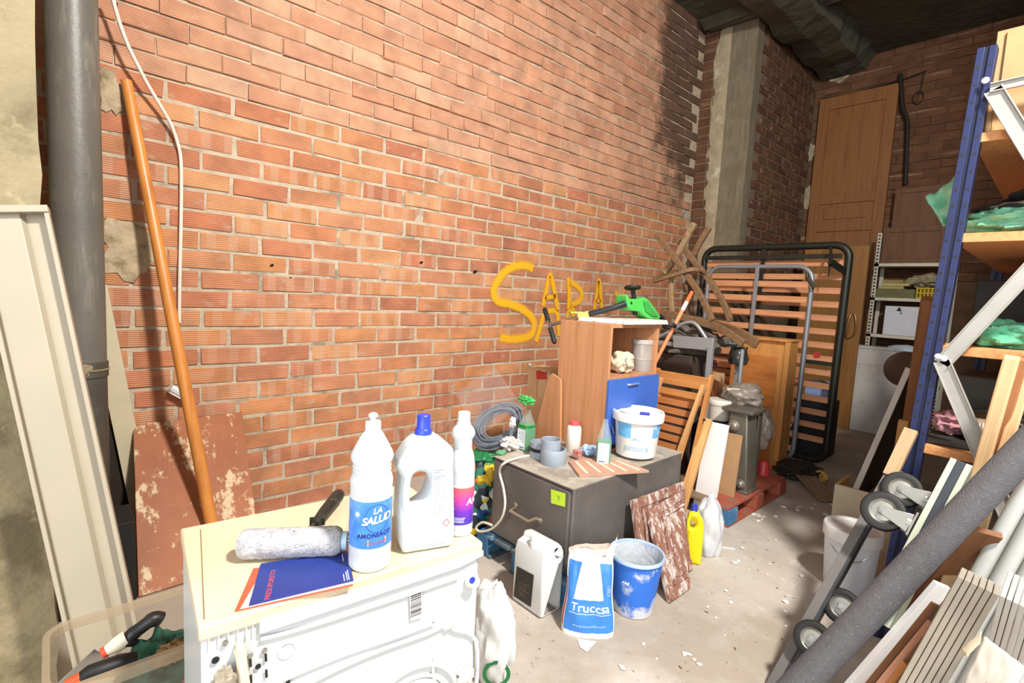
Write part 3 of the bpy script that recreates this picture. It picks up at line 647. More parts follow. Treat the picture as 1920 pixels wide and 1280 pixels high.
# ------------------------------------------------------------------ roller, brochure
r0, r1 = PZ(449, 1020, WZ_+.031), PZ(640, 1013, WZ_+.031); ax = (r1-r0).normalized()
t = thing('paint_roller', 'used paint roller with speckled white sleeve lying on the washing machine', 'paint roller', V((r0.x, r0.y, WZ_)))
m, n, l, b_ = newmat('fleece'); c1 = ramp(n, l, tex(n, l, 60, 4), [(.3, hexc('#98979b')), (.6, hexc('#bdbbbb'))]).outputs[0]
q = ramp(n, l, tex(n, l, 85, 2, (1, 1, 1.0)), [(.68, (0, 0, 0, 1)), (.72, (1, 1, 1, 1))]); c1 = mixc(n, l, q.outputs[0], c1, hexc('#6f7288'))
l.new(c1, b_.inputs['Base Color']); b_.inputs['Roughness'].default_value = .95; bumpn(n, l, b_, tex(n, l, 260, 3), 1, .004); m_fleece = m
b = MB(); nl, ns = 46, 40; q = ax.cross(V((0, 0, 1))).normalized(); zz = q.cross(ax)
for i in range(nl+1):
    p = r0+(r1-r0)*(i/nl); e = min(1, i/2.5, (nl-i)/2.5)
    for k in range(ns):
        a = 2*math.pi*k/ns; rr = (.0235+.0065*e)+.0016*noise.noise(V((i*.6, math.cos(a)*3, math.sin(a)*3))); b.v.append(p+(q*math.cos(a)+zz*math.sin(a))*rr)
for i in range(nl):
    for k in range(ns): a = i*ns+k; c_ = i*ns+(k+1) % ns; b.f.append((a, c_, c_+ns, a+ns))
b.f += [tuple(range(ns-1, -1, -1)), tuple(nl*ns+k for k in range(ns))]
obj('sleeve', b, m_fleece, t)
obj('core', MB().tube([r1-ax*.002, r1+ax*.012], .019, 20), mat('#a9c3d6', .4, var=.1), t)
h0, h1 = PZ(594, 978, WZ_+.022), PZ(636, 926, WZ_+.024)
obj('wire_frame', MB().tube(smoothpoly([r1, r1+ax*.03, r1+ax*.04+zz*.005+V((-.012, .03, 0)), h0+(h0-h1)*.55+ax*.05, h0+(h0-h1)*.28, h0], 5, False), .0032, 8), m_steel, t)
hd = (h1-h0)
o = obj('handle', MB().tube([h0+hd*k for k in (-.06, 0, .08, .12, .3, .6, .9, 1.0, 1.05)], [.008, .012, .012, .0125, .0145, .0155, .0165, .014, .006], 14), mat('#26231f', .5, var=.2, c2='#4a453d', thr=.62, s2=40), t)
obj('hand_guard', MB().bar(h0+hd*.02-ax*.017, h0+hd*.02+ax*.017, hd, .006, .02), m_blk, o, bevel=.002)
def flat(name, pts, z0, th, m, label, cat, lift=None):
    P = [PZ(x, y, z0) for x, y in pts]; return tag(obj(name, MB().prism(P, (0, 0, th)), m, smooth=False), label, cat)
flat('red_folder', [(475, 1066), (440, 1147), (662, 1098), (660, 1088), (560, 1062)], WZ_+.0006, .0014, mat('#d8563a', .5, var=.05), 'red-orange paper folder under the dark blue brochure', 'folder')
flat('white_sheet', [(487, 1078), (450, 1142), (662, 1094), (655, 1080)], WZ_+.0022, .0008, mat('#eac4b8', .6, var=.03), 'pale pink sheet between red folder and blue brochure', 'paper')
P = [(489, 1058), (467, 1136), (663, 1089), (651, 1034)]
bro = tag(obj('brochure', MB().prism([PZ(x, y, WZ_+.0032) for x, y in P], (0, 0, .0022)), mat('#22357f', .4, var=.1, vs=12), smooth=False), 'dark blue brochure reading PRESUPUESTO under the roller', 'brochure')
def quadmap(P4, z):
    a, b_, c_, d_ = [PZ(x, y, z) for x, y in P4]      # TL BL BR TR
    return lambda u, v: (a*(1-u)+d_*u)*(1-v)+(b_*(1-u)+c_*u)*v
qm = quadmap(P, WZ_+.0056)
vf = text2d('PRESUPUESTO', 1, align='LEFT'); wmax = max(p.x for p in vf[0])
obj('lettering', mapped(vf, lambda p: qm(.15-p.y*.075+.03, .95-p.x/wmax*.74)), mat('#e0502e', .5, var=0), bro)
b = MB()
for k, (u, v0, v1) in enumerate(((.955, .62, .93), (.935, .66, .93), (.905, .72, .93), (.93, .06, .3))): b.prism([qm(u, v0), qm(u, v1), qm(u+.008, v1), qm(u+.008, v0)], (0, 0, .0002))
obj('small_print', b, m_txw, bro)['kind'] = 'stuff'
# ------------------------------------------------------------------ transparent box and what is in it
bx0, bx1, by0, by1, bh = -.03, .335, 1.405, 1.69, .5
t = thing('storage_box', 'clear plastic storage box on the floor behind the washing machine', 'box', ((bx0+bx1)/2, (by0+by1)/2, 0))
def rr(x0, x1, y0, y1, r, n=6):
    o = []
    for cx_, cy_, s0 in ((x1-r, y1-r, 0), (x0+r, y1-r, 1), (x0+r, y0+r, 2), (x1-r, y0+r, 3)):
        o += [(cx_+r*math.cos(math.pi/2*(s0+i/n)), cy_+r*math.sin(math.pi/2*(s0+i/n))) for i in range(n+1)]
    return o
m_clear = mat('#a8977e', .25, var=.05, alpha=.24); m_rim = mat('#b09c80', .3, var=.05, alpha=.5)
b = MB(); lo = rr(bx0+.03, bx1-.03, by0+.025, by1-.025, .04); hi = rr(bx0+.008, bx1-.008, by0+.008, by1-.008, .05); n_ = len(lo)
b.v = [V((x, y, .006)) for x, y in lo]+[V((x, y, bh-.02)) for x, y in hi]; b.f = [(i, (i+1) % n_, n_+(i+1) % n_, n_+i) for i in range(n_)]+[tuple(range(n_))]
obj('walls', b, m_clear, t)
b = MB(); i1 = rr(bx0+.008, bx1-.008, by0+.008, by1-.008, .05); o1 = rr(bx0-.006, bx1+.006, by0-.006, by1+.006, .055)
b.v = [V((x, y, bh-.02)) for x, y in i1]+[V((x, y, bh)) for x, y in i1]+[V((x, y, bh)) for x, y in o1]+[V((x, y, bh-.03)) for x, y in o1]
for r_ in range(3): b.f += [(r_*n_+i, r_*n_+(i+1) % n_, (r_+1)*n_+(i+1) % n_, (r_+1)*n_+i) for i in range(n_)]
obj('rim', b, m_rim, t)
tag(obj('green_cloth', MB().blob((.2, 1.555, .24), (.11, .105, .22), .25, 2.2, 4), mat('#2f5a46', .85, var=.25, vs=14, c2='#1c3329', thr=.6)), 'crumpled dark green cloth inside the clear storage box', 'cloth')
tag(obj('rag', MB().blob((.075, 1.55, .18), (.075, .1, .17), .25, 2.2, 9), mat('#3a3028', .9, var=.3, c2='#6a4a30', thr=.6)), 'dark brown rag heap low in the clear storage box', 'rag')
tag(obj('red_lid', MB().lathe([(.055, 0), (.058, .01), (.058, .03), (.05, .034)], 28, mx(V((.285, 1.475, .34)), V((1, 0, 0)), V((0, .6, .8)), V((0, -.8, .6)))), mat('#8f3038', .5, var=.1)), 'dark red round lid against the side of the clear box', 'dish')  # a round lid, built as a loose piece
tag(obj('straw_ball', MB().blob(PY(322, 1222, 1.50), (.035, .03, .022), .4, 3, 12), mat('#8a6a3c', .9, var=.4, vs=60, bump=.6)), 'small tangle of tan straw on the green cloth in the box', 'straw')
Yk = 1.56; t = thing('putty_knife', 'putty knife with black and white handle pointing up from the box', 'tool', PY(200, 1225, Yk))
k0, k1, k2, k3, k4 = PY(196, 1222, Yk), PY(238, 1196, Yk), PY(262, 1178, Yk), PY(288, 1160, Yk), PY(302, 1162, Yk)
obj('handle', MB().tube(smoothpoly([k1+V((.0, 0, -.012)), k1+V((.01, 0, .004)), k2, k3, k4], 4, False), [.022]*3+[.018]*4+[.0165]*4+[.019]*4+[.020, .011], 14), mat('#161413', .45, var=.1), t)
obj('white_neck', MB().tube([k0, k0+(k1-k0)*.5, k1], [.012, .019, .022], 14), mat('#d9cfb8', .45, var=.08), t)
obj('red_collar', MB().tube([k0-(k1-k0)*.12, k0+(k1-k0)*.08], [.013, .014], 12), mat('#d7482a', .5, var=0), t)
plank('blade', k0-(k1-k0)*.1, k0-(k1-k0)*1.6+V((0, 0, -.03)), (.3, 0, 1), .05, .002, m_steel, t)
t = thing('hand_trowel', 'black tool with orange tip lying at left in clear box', 'tool', PY(165, 1262, 1.5))
obj('grip', MB().tube([PY(255, 1238, 1.5), PY(220, 1246, 1.5), PY(165, 1262, 1.5), PY(150, 1272, 1.5)], [.02, .024, .018, .014], 12), mat('#14110f', .5, var=.1), t)
obj('tip', MB().tube([PY(150, 1271, 1.5), PY(122, 1283, 1.5)], [.014, .010], 10), mat('#e0542a', .5, var=.05), t)
# plastic sack on the floor behind the washer corner
c = PZ(922, 1280, 0); t = thing('white_sack', 'white plastic sack with green print on floor beside washing machine', 'bag', c)
bgm = MB().blob(c+V((.02, .03, .15)), (.075, .09, .20), .22, 2.4, 21, 30, 20, 0)
obj('sack', bgm, mat('#dfe0dd', .4, var=.06, vs=12), t)
cb = c+V((.02, .03, .07)); dd, rx = frame_at(cb)
ring = [(.05*math.cos(a), .05*math.sin(a)) for a in [i*math.pi/14 for i in range(28)]]; ring2 = [(.036*math.cos(a), .036*math.sin(a)) for a in [i*math.pi/14 for i in range(28)]]
obj('green_print', mapped(shape2d([ring, ring2], .002), lambda p: cb-dd*.078+rx*(p.x+.02)+V((0, 0, p.y))), mat('#3f9a5c', .5, var=.1), t)
# ------------------------------------------------------------------ filing cabinet on its blue pallet
fx0, fx1, fy0, fy1, fz0, fz1 = 1.733, 2.70, 1.432, 1.99, .125, .55
m_fc = mat('#6f6a66', .55, .35, var=.16, vs=3, c2='#86807a', thr=.58, s2=2.2, soft=.12, bump=.05)
m_fct = mat('#a89d8f', .9, var=.2, vs=7, c2='#6b655f', thr=.6, s2=5, soft=.12, c3='#c9bfb1', thr3=.62, s3=12)
t = thing('filing_cabinet', 'dark grey steel filing cabinet lying low on a blue pallet', 'cabinet', ((fx0+fx1)/2, (fy0+fy1)/2, fz0))
obj('body', MB().bb(fx0+.012, fx1, fy0, fy1, fz0, fz1-.003), m_fc, t, bevel=.006)
obj('dusty_top', MB().bb(fx0, fx1, fy0, fy1, fz1-.003, fz1), m_fct, t)
dr_ = obj('drawer_front', MB().bb(fx0, fx0+.014, fy0+.018, fy1-.006, fz0+.01, fz1-.02), m_fc, t, bevel=.004)
h = [PX(966, 947, fx0-.002), PX(967, 950, fx0-.03), PX(956, 957, fx0-.035), PX(991, 977, fx0-.035), PX(1006, 971, fx0-.03), PX(1012, 976, fx0-.002)]
obj('handle', MB().tube(h, .0075, 10), mat('#b3a894', .4, .6, var=.2), dr_)
for p in (h[0], h[-1]): obj('handle_plate', MB().lathe([(.016, 0), (.014, .003), (.008, .005)], 16, mx(V((fx0-.001, p.y, p.z)), V((0, 1, 0)), V((0, 0, 1)), V((-1, 0, 0)))), mat('#8f8573', .5, .5), dr_)
q = [PX(x, y, fx0-.0018) for x, y in ((1033, 917), (1060, 925), (1059, 950), (1033, 943))]
pn = tag(obj('sticky_note', MB().prism(q, (.001, 0, 0)), mat('#cdf03c', .6, var=.03), smooth=False), 'bright yellow-green sticky note on the filing cabinet front', 'note')
obj('handwriting', MB().tube([PX(1045, 928, fx0-.0022), PX(1048, 933, fx0-.0022), PX(1050, 929, fx0-.0022)], .0009, 5).tube([PX(1048, 932, fx0-.0022), PX(1048, 938, fx0-.0022)], .0009, 5), m_blk, pn)
m_bpal = mat('#3f76a0', .8, var=.2, c2='#7a93a3', thr=.6, s2=9); m_bpal2 = mat('#57646b', .9, var=.25)
def pallet(name, label, x0, x1, y0, y1, h, m1, m2, mats=None):
    t = thing(name, label, 'pallet', ((x0+x1)/2, (y0+y1)/2, 0))
    nb = 5; wd = (y1-y0)/nb
    for i in range(nb): plank('deck_board', (x0, y0+wd*(i+.5), h-.009), (x1, y0+wd*(i+.5), h-.009), (0, 1, 0), wd*.86, .018, m1 if i in (0, nb-1) else m2, t)
    for i in range(3): y = y0+wd*.45+(y1-y0-wd*.9)*i/2; plank('bottom_board', (x0, y, .008), (x1, y, .008), (0, 1, 0), wd*.85, .016, m2 if i else m1, t)
    for i in range(3):
        for k in range(3):
            x = x0+.06+(x1-x0-.12)*k/2; y = y0+.045+(y1-y0-.09)*i/2
            obj('block', MB().bb(x-.06, x+.06, y-.045, y+.045, .016, h-.018), (mats or {}).get((i, k), m1), t, bevel=.002)
    return t
pallet('blue_pallet', 'blue painted wooden pallet under the grey filing cabinet', 1.70, 2.76, 1.40, 2.06, .125, m_bpal, m_bpal2)
p = smoothpoly([PZ(1003, 852, .556), PZ(975, 857, .557), PZ(945, 868, .56), PX(937, 885, 1.715), PX(944, 915, 1.71), PX(947, 945, 1.70), PX(940, 972, 1.70), PX(922, 991, 1.70), PX(900, 996, 1.70), PX(893, 988, 1.70), PX(905, 979, 1.70), PX(922, 984, 1.70)], 5, False)
tag(obj('extension_cable', MB().tube(p, .0065, 8), mat('#e8e0d0', .5, var=.04)), 'white electric cable hanging over the filing cabinet edge', 'cable')
# ------------------------------------------------------------------ on the filing cabinet
Zt = fz1
m_pvc = mat('#98a2ad', .42, var=.07, vs=6)
c = PZ(1037, 868, Zt); t = thing('pipe_coupling', 'stepped grey plastic pipe coupling at front of filing cabinet', 'pipe fitting', c)
obj('socket', MB().lathe([(.064, 0), (.066, .004), (.066, .075), (.063, .079), (.056, .080), (.056, .055), (.056, .01)], 36, Matrix.Translation(c), caps=False), m_pvc, t)
c2 = c+V((-.012, .012, 0)); obj('sleeve', MB().lathe([(.052, .05), (.052, .128), (.049, .13), (.046, .128), (.046, .05)], 36, Matrix.Translation(c2), caps=False), m_pvc, t)
c = PZ(1012, 856, Zt); t = thing('pipe_ring', 'grey plastic pipe ring behind the stepped coupling', 'pipe fitting', c)
obj('ring', MB().lathe([(.055, 0), (.055, .035), (.052, .037), (.052, .055), (.055, .057), (.055, .085), (.050, .086), (.050, .0)], 32, Matrix.Translation(c), caps=False), m_pvc, t)
obj('rubber_seal', MB().lathe([(.0555, .038), (.057, .045), (.0555, .054)], 32, Matrix.Translation(c), caps=False), m_blk, t)
m_liq = mat('#2fa05c', .15, var=.05, alpha=.93); m_glassy = mat('#c4d2cc', .12, var=0, alpha=.22); m_paperl = mat('#dfe6ea', .5, var=.04)
def squeeze(name, label, px, py, w_, h_, fill, liq, lbl_side, shoulder=.72):
    c = PZ(px, py, Zt); t = thing(name, label, 'bottle', c); M_ = Matrix.Translation(c)
    if lbl_side != 'x': M_ = M_ @ Matrix.Rotation(math.atan2(c.y, c.x), 4, 'Z')
    sh = h_*shoulder; R = w_/2
    obj('bottle', MB().lathe([(R*.95, 0), (R, .006), (R, sh*.86), (R*.9, sh), (R*.42, h_*.90), (R*.36, h_*.93), (R*.36, h_)], 28, M_, sq=5), m_glassy, t)
    obj('green_liquid', MB().lathe([(R*.93, .003), (R*.985, .008), (R*.985, sh*fill)], 28, M_, sq=5), liq, t)
    d, rx = frame_at(c); n_ = V((-1, 0, 0)) if lbl_side == 'x' else (-d)
    a = V((0, 1, 0)) if lbl_side == 'x' else V((d.y, -d.x, 0))
    k = c+n_*R*1.02
    lb = obj('label', MB().prism([k-a*R*.75+V((0, 0, sh*.08)), k+a*R*.75+V((0, 0, sh*.08)), k+a*R*.75+V((0, 0, sh*.82)), k-a*R*.75+V((0, 0, sh*.82))], n_*.0006), m_paperl, t)
    b = MB()
    for i in range(6): q = k+n_*.0008-a*R*.6*(1 if lbl_side == 'x' else 1)+V((0, 0, sh*(.72-.07*i))); b.bar(q, q+a*R*random.uniform(.5, 1.2), (0, 0, 1), .0016, .0003)
    b.bar(k+n_*.0008-a*R*.6+V((0, 0, sh*.14)), k+n_*.0008+a*R*.2+V((0, 0, sh*.14)), (0, 0, 1), .006, .0003)
    obj('small_print', b, mat('#3a5f8f', .5, var=0), lb)['kind'] = 'stuff'
    return t
squeeze('green_bottle', 'clear bottle of green liquid beside the coiled cable', 986, 842, .082, .225, .98, mat('#0e8a3c', .15, var=.05), 'x', .66)
squeeze('spray_bottle', 'frosted bottle half full of pale green liquid before paint bucket', 1130, 868, .078, .235, .82, mat('#3f9d6b', .2, var=.05, alpha=.95), 'c', .62)
cc_ = PZ(986, 842, Zt)+V((.0, .0, .255))
tag(obj('green_rag', MB().blob(PX(988, 750, 1.93), (.028, .05, .022), .5, 2.3, 6), mat('#4fb55c', .6, var=.2, vs=20)), 'bright green plastic scrap perched on the green bottle', 'plastic scrap')
c = PZ(1074, 845, Zt); t = thing('powder_bottle', 'cream bottle with coral red screw cap on filing cabinet', 'bottle', c)
obj('body', MB().lathe([(.038, 0), (.041, .004), (.041, .128), (.037, .142), (.026, .150), (.024, .152)], 28, Matrix.Translation(c)), mat('#e9e2d6', .5, var=.06, vs=20), t)
obj('cap', MB().lathe([(.0265, .150), (.0265, .168), (.024, .173)]+[(.0, .173)], 24, Matrix.Translation(c)), mat('#d8575c', .45, var=.06), t)
# the tile board with pale stripes
q = [PZ(x, y, Zt+.001) for x, y in ((1066, 868), (1086, 895), (1217, 886), (1165, 866), (1096, 862))]
t = tag(obj('tile_board', MB().prism(q, (0, 0, .012)), mat('#b98f76', .7, var=.14, vs=12), bevel=.001), 'thin pinkish board with pale stripes under the bottles', 'board')
b = MB()
for k in range(5):
    f = .12+.19*k; A_ = q[0].lerp(q[3], f).lerp(q[1].lerp(q[2], f), .05); B_ = q[0].lerp(q[3], f).lerp(q[1].lerp(q[2], f), .93); b.bar(A_+V((0, 0, .0128)), B_+V((0, 0, .0128)), (1, 0, 0), .018, .0008)
obj('stripes', b, mat('#d9c2ae', .8, var=.12), t)
c = PZ(1082, 857, Zt+.013); tag(obj('small_box', MB().bb(c.x-.014, c.x+.014, c.y-.022, c.y+.022, c.z, c.z+.04), mat('#c98f86', .6, var=.1, c2='#a03d3a', thr=.55, s2=60), bevel=.001), 'tiny red and white carton behind the stepped coupling', 'carton')
c = PZ(1105, 850, Zt+.013); tag(obj('blue_bag', MB().blob(c+V((0, 0, .022)), (.04, .05, .025), .4, 2.5, 31), mat('#a9c4e2', .4, var=.2, vs=30, c2='#2f6fd0', thr=.58, s2=24)), 'crumpled blue and white plastic between two bottles', 'plastic bag')
# paint bucket
c = PZ(1191, 850, Zt+.0135); t = thing('paint_bucket', 'white paint bucket lettered pintura with lid on filing cabinet', 'bucket', c); M_ = Matrix.Translation(c)
m_bk = mat('#e9e7e1', .4, var=.05, vs=8)
obj('pail', MB().lathe([(.100, 0), (.108, .004), (.128, .205), (.130, .21)], 44, M_), m_bk, t)
ld = obj('lid', MB().lathe([(.133, .195), (.141, .2), (.143, .238), (.139, .247), (.131, .247), (.126, .236), (.0, .236)], 44, M_), m_bk, t)
d, rx = frame_at(c); obj('blue_tab', MB().bar(c+V((0, 0, .243))-d*.055+rx*.01, c+V((0, 0, .243))-d*.05+rx*.06, d, .022, .012), mat('#2b35a8', .4, var=0), ld, bevel=.002)
obj('grip_tab', MB().bar(c+V((0, 0, .246))-d*.02-rx*.09, c+V((0, 0, .246))-d*.07-rx*.05, d, .03, .014), m_bk, ld, bevel=.003)
rr_ = lambda z: .108+(.128-.108)*z/.205
m_sky = mat('#6fb4e6', .45, var=.12, vs=16, c2='#dfeaf0', thr=.62, s2=10)
def wrap2(c, z0, z1, a0, a1, n=16): return wrap(c, rr_(z0)+.0012, z0, z1, a0, a1, n, rr_(z1)+.0012)
obj('blue_print', wrap2(c, .115, .192, -.95, -.25), m_sky, t); obj('blue_print', wrap2(c, .12, .195, .75, 1.35), m_sky, t); obj('blue_band', wrap2(c, .10, .196, -1.5, -1.25), mat('#2a3f9c', .45, var=.1), t)
obj('lettering', bent(text2d('pintura', .047), c, .1155, .048, .02), mat('#8fb6cc', .5, var=0), t)
obj('mark', bent(shape2d([[(-.03, 0), (-.006, .012), (0, .022), (.008, .010), (.03, 0), (.0, .004)]], .0003), c, .1195, .103, -.05), mat('#8fb6cc', .5, var=0), t)
obj('wire_handle', MB().tube([c-rx*.143+V((0, 0, .215)), c-rx*.146-d*.03+V((0, 0, .17)), c-rx*.12-d*.075+V((0, 0, .12))], .0025, 6), m_steel, t)
# coil of grey cable in a clear bag, resting on the stuffed bag
cc = PX(934, 797, 1.93); d, rx = frame_at(cc); e1 = (rx*.80+V((0, 0, .56))+d*.15).normalized(); e2 = (d*.75+V((0, 0, .55))-rx*.55); e2 = (e2-e1*e2.dot(e1)).normalized(); e3 = e1.cross(e2)
t = thing('cable_coil', 'coil of grey cable in clear plastic leaning by the wall', 'cable', cc-V((0, 0, .13)))
random.seed(3); m_cab = mat('#6f7680', .45, var=.15)
for k in range(26):
    ra = .160-.0075*(k % 9)+random.uniform(-.008, .008); o_ = e3*(.009*(k//6)-.016)+e1*random.uniform(-.01, .01)+e2*random.uniform(-.008, .008); ph = random.random()
    pts = [cc+o_+e1*ra*math.cos(a)+e2*ra*.78*math.sin(a)+e3*.006*math.sin(3*a+ph*6) for a in [i*math.pi/18 for i in range(36)]]
    obj('cable_turn', MB().tube(pts, .0042, 6, True), m_cab, t)
b = MB().grid(lambda u, v: cc+e3*(.05*(1 if e3.dot(d) < 0 else -1))+e1*(-.12+.30*u)+e2*(-.02+.36*v)+(e3*.018*noise.noise(V((u*6, v*6, 2)))), 14, 14)
obj('plastic_wrap', b, mat('#d5d9dc', .12, var=0, alpha=.09), t)
tag(obj('crumpled_paper', MB().blob(PX(958, 832, 1.90), (.05, .05, .04), .45, 2.5, 41), mat('#cfcac2', .8, var=.15, vs=20)), 'crumpled pale paper in front of the cable coil', 'paper')
tag(obj('white_plug', MB().blob(PX(961, 792, 1.90), (.016, .022, .03), .3, 2, 43, 16, 12), mat('#d9d6d2', .6, var=.1)), 'white crumpled wrapper inside the cable coil', 'wrapper')
tag(obj('green_scrap', MB().blob(PZ(940, 848, Zt+.012), (.03, .02, .012), .35, 2.4, 44, 18, 12), mat('#5fa67a', .7, var=.2)), 'small green lump on the left edge of the filing cabinet', 'scrap')
# stuffed bags left of the filing cabinet
def confetti():
    m, n, l, b = newmat('printed_bag'); tc = N(n, 'TexCoord'); vo = N(n, 'TexVoronoi'); vo.inputs['Scale'].default_value = 26; l.new(tc.outputs['Object'], vo.inputs[0])
    sp = N(n, 'SeparateColor'); l.new(vo.outputs['Color'], sp.inputs[0])
    r = ramp(n, l, sp.outputs[0], [(0, hexc('#1d2a33')), (.22, hexc('#2f6d5a')), (.42, hexc('#e0c12c')), (.56, hexc('#21323a')), (.68, hexc('#dfe6dc')), (.8, hexc('#2f5f9a')), (.9, hexc('#d8643a'))], 'CONSTANT')
    l.new(r.outputs[0], b.inputs['Base Color']); b.inputs['Roughness'].default_value = .45; return m
cb = PX(902, 940, 1.80)
tag(obj('printed_bag', MB().blob((cb.x+.05, cb.y+.05, .22), (.13, .13, .26), .18, 2.2, 51, 30, 20, 0), confetti()), 'bulging colourful printed bag beside the filing cabinet', 'bag')
tag(obj('yellow_cloth', MB().blob(PX(904, 898, 1.78)+V((.05, .03, 0)), (.07, .075, .075), .3, 2.2, 52), mat('#dcb62a', .7, var=.18, vs=12)), 'crumpled yellow cloth on top of the colourful printed bag', 'cloth')
tag(obj('green_pouch', MB().blob(PX(906, 862, 1.82)+V((.05, .03, -.0)), (.09, .08, .05), .2, 2.2, 53), mat('#1f7a48', .4, var=.15, c2='#2f9a62', thr=.6)), 'dark green plastic pouch under the coil of cable', 'pouch')
# ------------------------------------------------------------------ wooden cabinet with blue drawer
m_beech = wood('#c08a62', '#aa7249', .42, sc=(14, 14, .8), scale=2.2)
gx0, gx1, gy0, gy1, gz0, gz1 = 2.262, 2.745, 1.672, 2.045, Zt+.001, 1.277
t = thing('wooden_cabinet', 'beech-look cabinet with blue drawer on the filing cabinet', 'cabinet', ((gx0+gx1)/2, (gy0+gy1)/2, gz0))
obj('side_panel', MB().bb(gx0, gx0+.018, gy0, gy1, gz0, gz1), m_beech, t, bevel=.001); obj('side_panel', MB().bb(gx1-.018, gx1, gy0, gy1, gz0, gz1), m_beech, t, bevel=.001)
obj('top_panel', MB().bb(gx0+.018, gx1-.018, gy0, gy1, gz1-.018, gz1), m_beech, t); obj('bottom_panel', MB().bb(gx0+.018, gx1-.018, gy0, gy1, gz0, gz0+.018), m_beech, t)
obj('back_panel', MB().bb(gx0+.018, gx1-.018, gy1-.008, gy1, gz0+.018, gz1-.018), wood('#8a5a3a', '#6f4529', .6), t); obj('shelf', MB().bb(gx0+.018, gx1-.018, gy0+.01, gy1-.01, .966, .982), m_beech, t)
m_bd = mat('#3f66b8', .42, var=.04, vs=3)
dz0 = .60
dw = obj('drawer', MB().bb(gx0-.004, gx1+.012, gy0-.018, gy0-.001, dz0, .972), m_bd, t, bevel=.0015)
hm = PY(1190, 720, gy0-.03); obj('drawer_handle', MB().tube([hm+V((-.05, .012, 0)), hm+V((-.045, 0, 0)), hm+V((.045, 0, 0)), hm+V((.05, .012, 0))], .0055, 10), mat('#aebfe6', .3, .6, var=0), dw)
obj('hinge', MB().bb(gx0+.018, gx0+.022, gy0+.004, gy0+.03, 1.10, 1.14), m_steel, t)
c = PZ(1204, 684, .982); c.y = gy0+.085; c.x = PY(1205, 650, c.y).x; t = thing('plastic_jar', 'clear round plastic tub with ribs in the cabinet niche', 'jar', c)
obj('jar', MB().lathe([(.058, 0), (.06, .004), (.06, .07), (.062, .072), (.062, .085), (.06, .088), (.06, .168), (.056, .172)], 32, Matrix.Translation(c)), mat('#b9b0a8', .12, var=.1, alpha=.62), t)
obj('jar_lid', MB().lathe([(.063, .17), (.063, .192), (.058, .196), (0, .196)], 32, Matrix.Translation(c)), mat('#c9c4bc', .15, var=.05, alpha=.7), t)
obj('contents', MB().lathe([(.052, .004), (.054, .06), (.05, .075), (.03, .085), (0, .086)], 20, Matrix.Translation(c)), mat('#a4998a', .8, var=.3, vs=50), t)
c = PY(1167, 668, gy0+.09); c.z = .982
b = MB().blob(c+V((0, .0, .06)), (.075, .07, .066), .18, 2.4, 61, 28, 18, .983)
t = tag(obj('sacking_bundle', b, mat('#d6c7a8', .9, var=.14, vs=40, bump=.4, bs=120)), 'cream sacking bundle with dark stitches in the cabinet niche', 'cloth bundle')
d, rx = frame_at(c); b = MB()
for k in range(7): q = c-d*.072+rx*(.02+.006*math.sin(k))+V((0, 0, .03+.011*k)); b.tube([q, q+rx*.012+V((0, 0, .004))], .002, 5)
obj('stitching', b, mat('#3a3128', .8, var=0), t)
m_terr = mat('#d8cfc4', .7, var=.08, vs=30, c2='#a4574c', thr=.6, s2=30, c3='#77706a', thr3=.64, s3=45, bump=.5, bs=60)
sl = MB(); a0, a1 = PY(1104, 598, 1.80), PY(1246, 607, 1.655)
sl.hexa([(2.36, 1.645, 1.278), (2.80, 1.645, 1.278), (2.80, 1.93, 1.278), (2.30, 1.95, 1.278), (2.37, 1.65, 1.302), (2.79, 1.65, 1.305), (2.79, 1.92, 1.305), (2.31, 1.94, 1.302)])
tag(obj('terrazzo_slab', sl, m_terr, bevel=.003), 'speckled white stone slab on top of the wooden cabinet', 'slab')
# scooter
t = thing('kick_scooter', 'green and black kick scooter lying on the stone slab', 'scooter', (2.5, 1.75, 1.305))
HB = PX(1031, 609, 2.30); g0, g1 = PX(1021, 578, 2.33), PX(1040, 643, 2.27)
m_rub = mat('#1b1a19', .6, var=.15); m_chrome = mat('#c9c9cc', .22, 1, var=.05)
obj('handlebar', MB().tube([g0.lerp(g1, .3), g0.lerp(g1, .62)], .0105, 12), m_chrome, t)
obj('grip', MB().tube([g0, g0.lerp(g1, .04), g0.lerp(g1, .36)], [.011, .0155, .0145], 12), m_rub, t); obj('grip', MB().tube([g0.lerp(g1, .58), g0.lerp(g1, .96), g1], [.0145, .0155, .011], 12), m_rub, t)
s1, s2, s3 = PX(1092, 592, 2.36), PX(1150, 577, 2.44), PY(1180, 567, 1.78)
obj('lower_stem', MB().tube([HB, HB.lerp(s1, .5), s1], .0125, 12), m_chrome, t)
obj('upper_stem', MB().tube([s1, s2, s3], [.016, .0165, .024], 12), mat('#2e2e30', .4, .2, var=.1), t)
ck = obj('clamp', MB().tube([s1+(s1-s2)*.12, s1+(s2-s1)*.22], .021, 12), mat('#d8dc6a', .4, var=.05), t); obj('lever', MB().bar(s1+V((0, 0, .02)), s1+(s1-s2)*.4+V((0, 0, .04)), (0, 1, 0), .012, .008), mat('#d8dc6a', .4), ck, bevel=.002)
m_gr = mat('#4fbf54', .38, var=.06, vs=6)
yd = 1.76; dk = [PY(x, y, yd) for x, y in ((1176, 552), (1182, 560), (1196, 561), (1209, 557), (1216, 561), (1226, 574), (1240, 594), (1236, 600), (1216, 597), (1206, 590), (1200, 584), (1182, 582), (1177, 572))]
obj('green_deck', MB().prism(dk, (0, .085, 0)), m_gr, t, bevel=.008)
dk2 = [PY(x, y, yd-.003) for x, y in ((1206, 565), (1214, 566), (1234, 593), (1222, 592), (1210, 583))]; obj('grip_tread', MB().prism(dk2, (0, -.004, 0)), mat('#3aa044', .6, var=.15, bump=.8, bs=150), t)
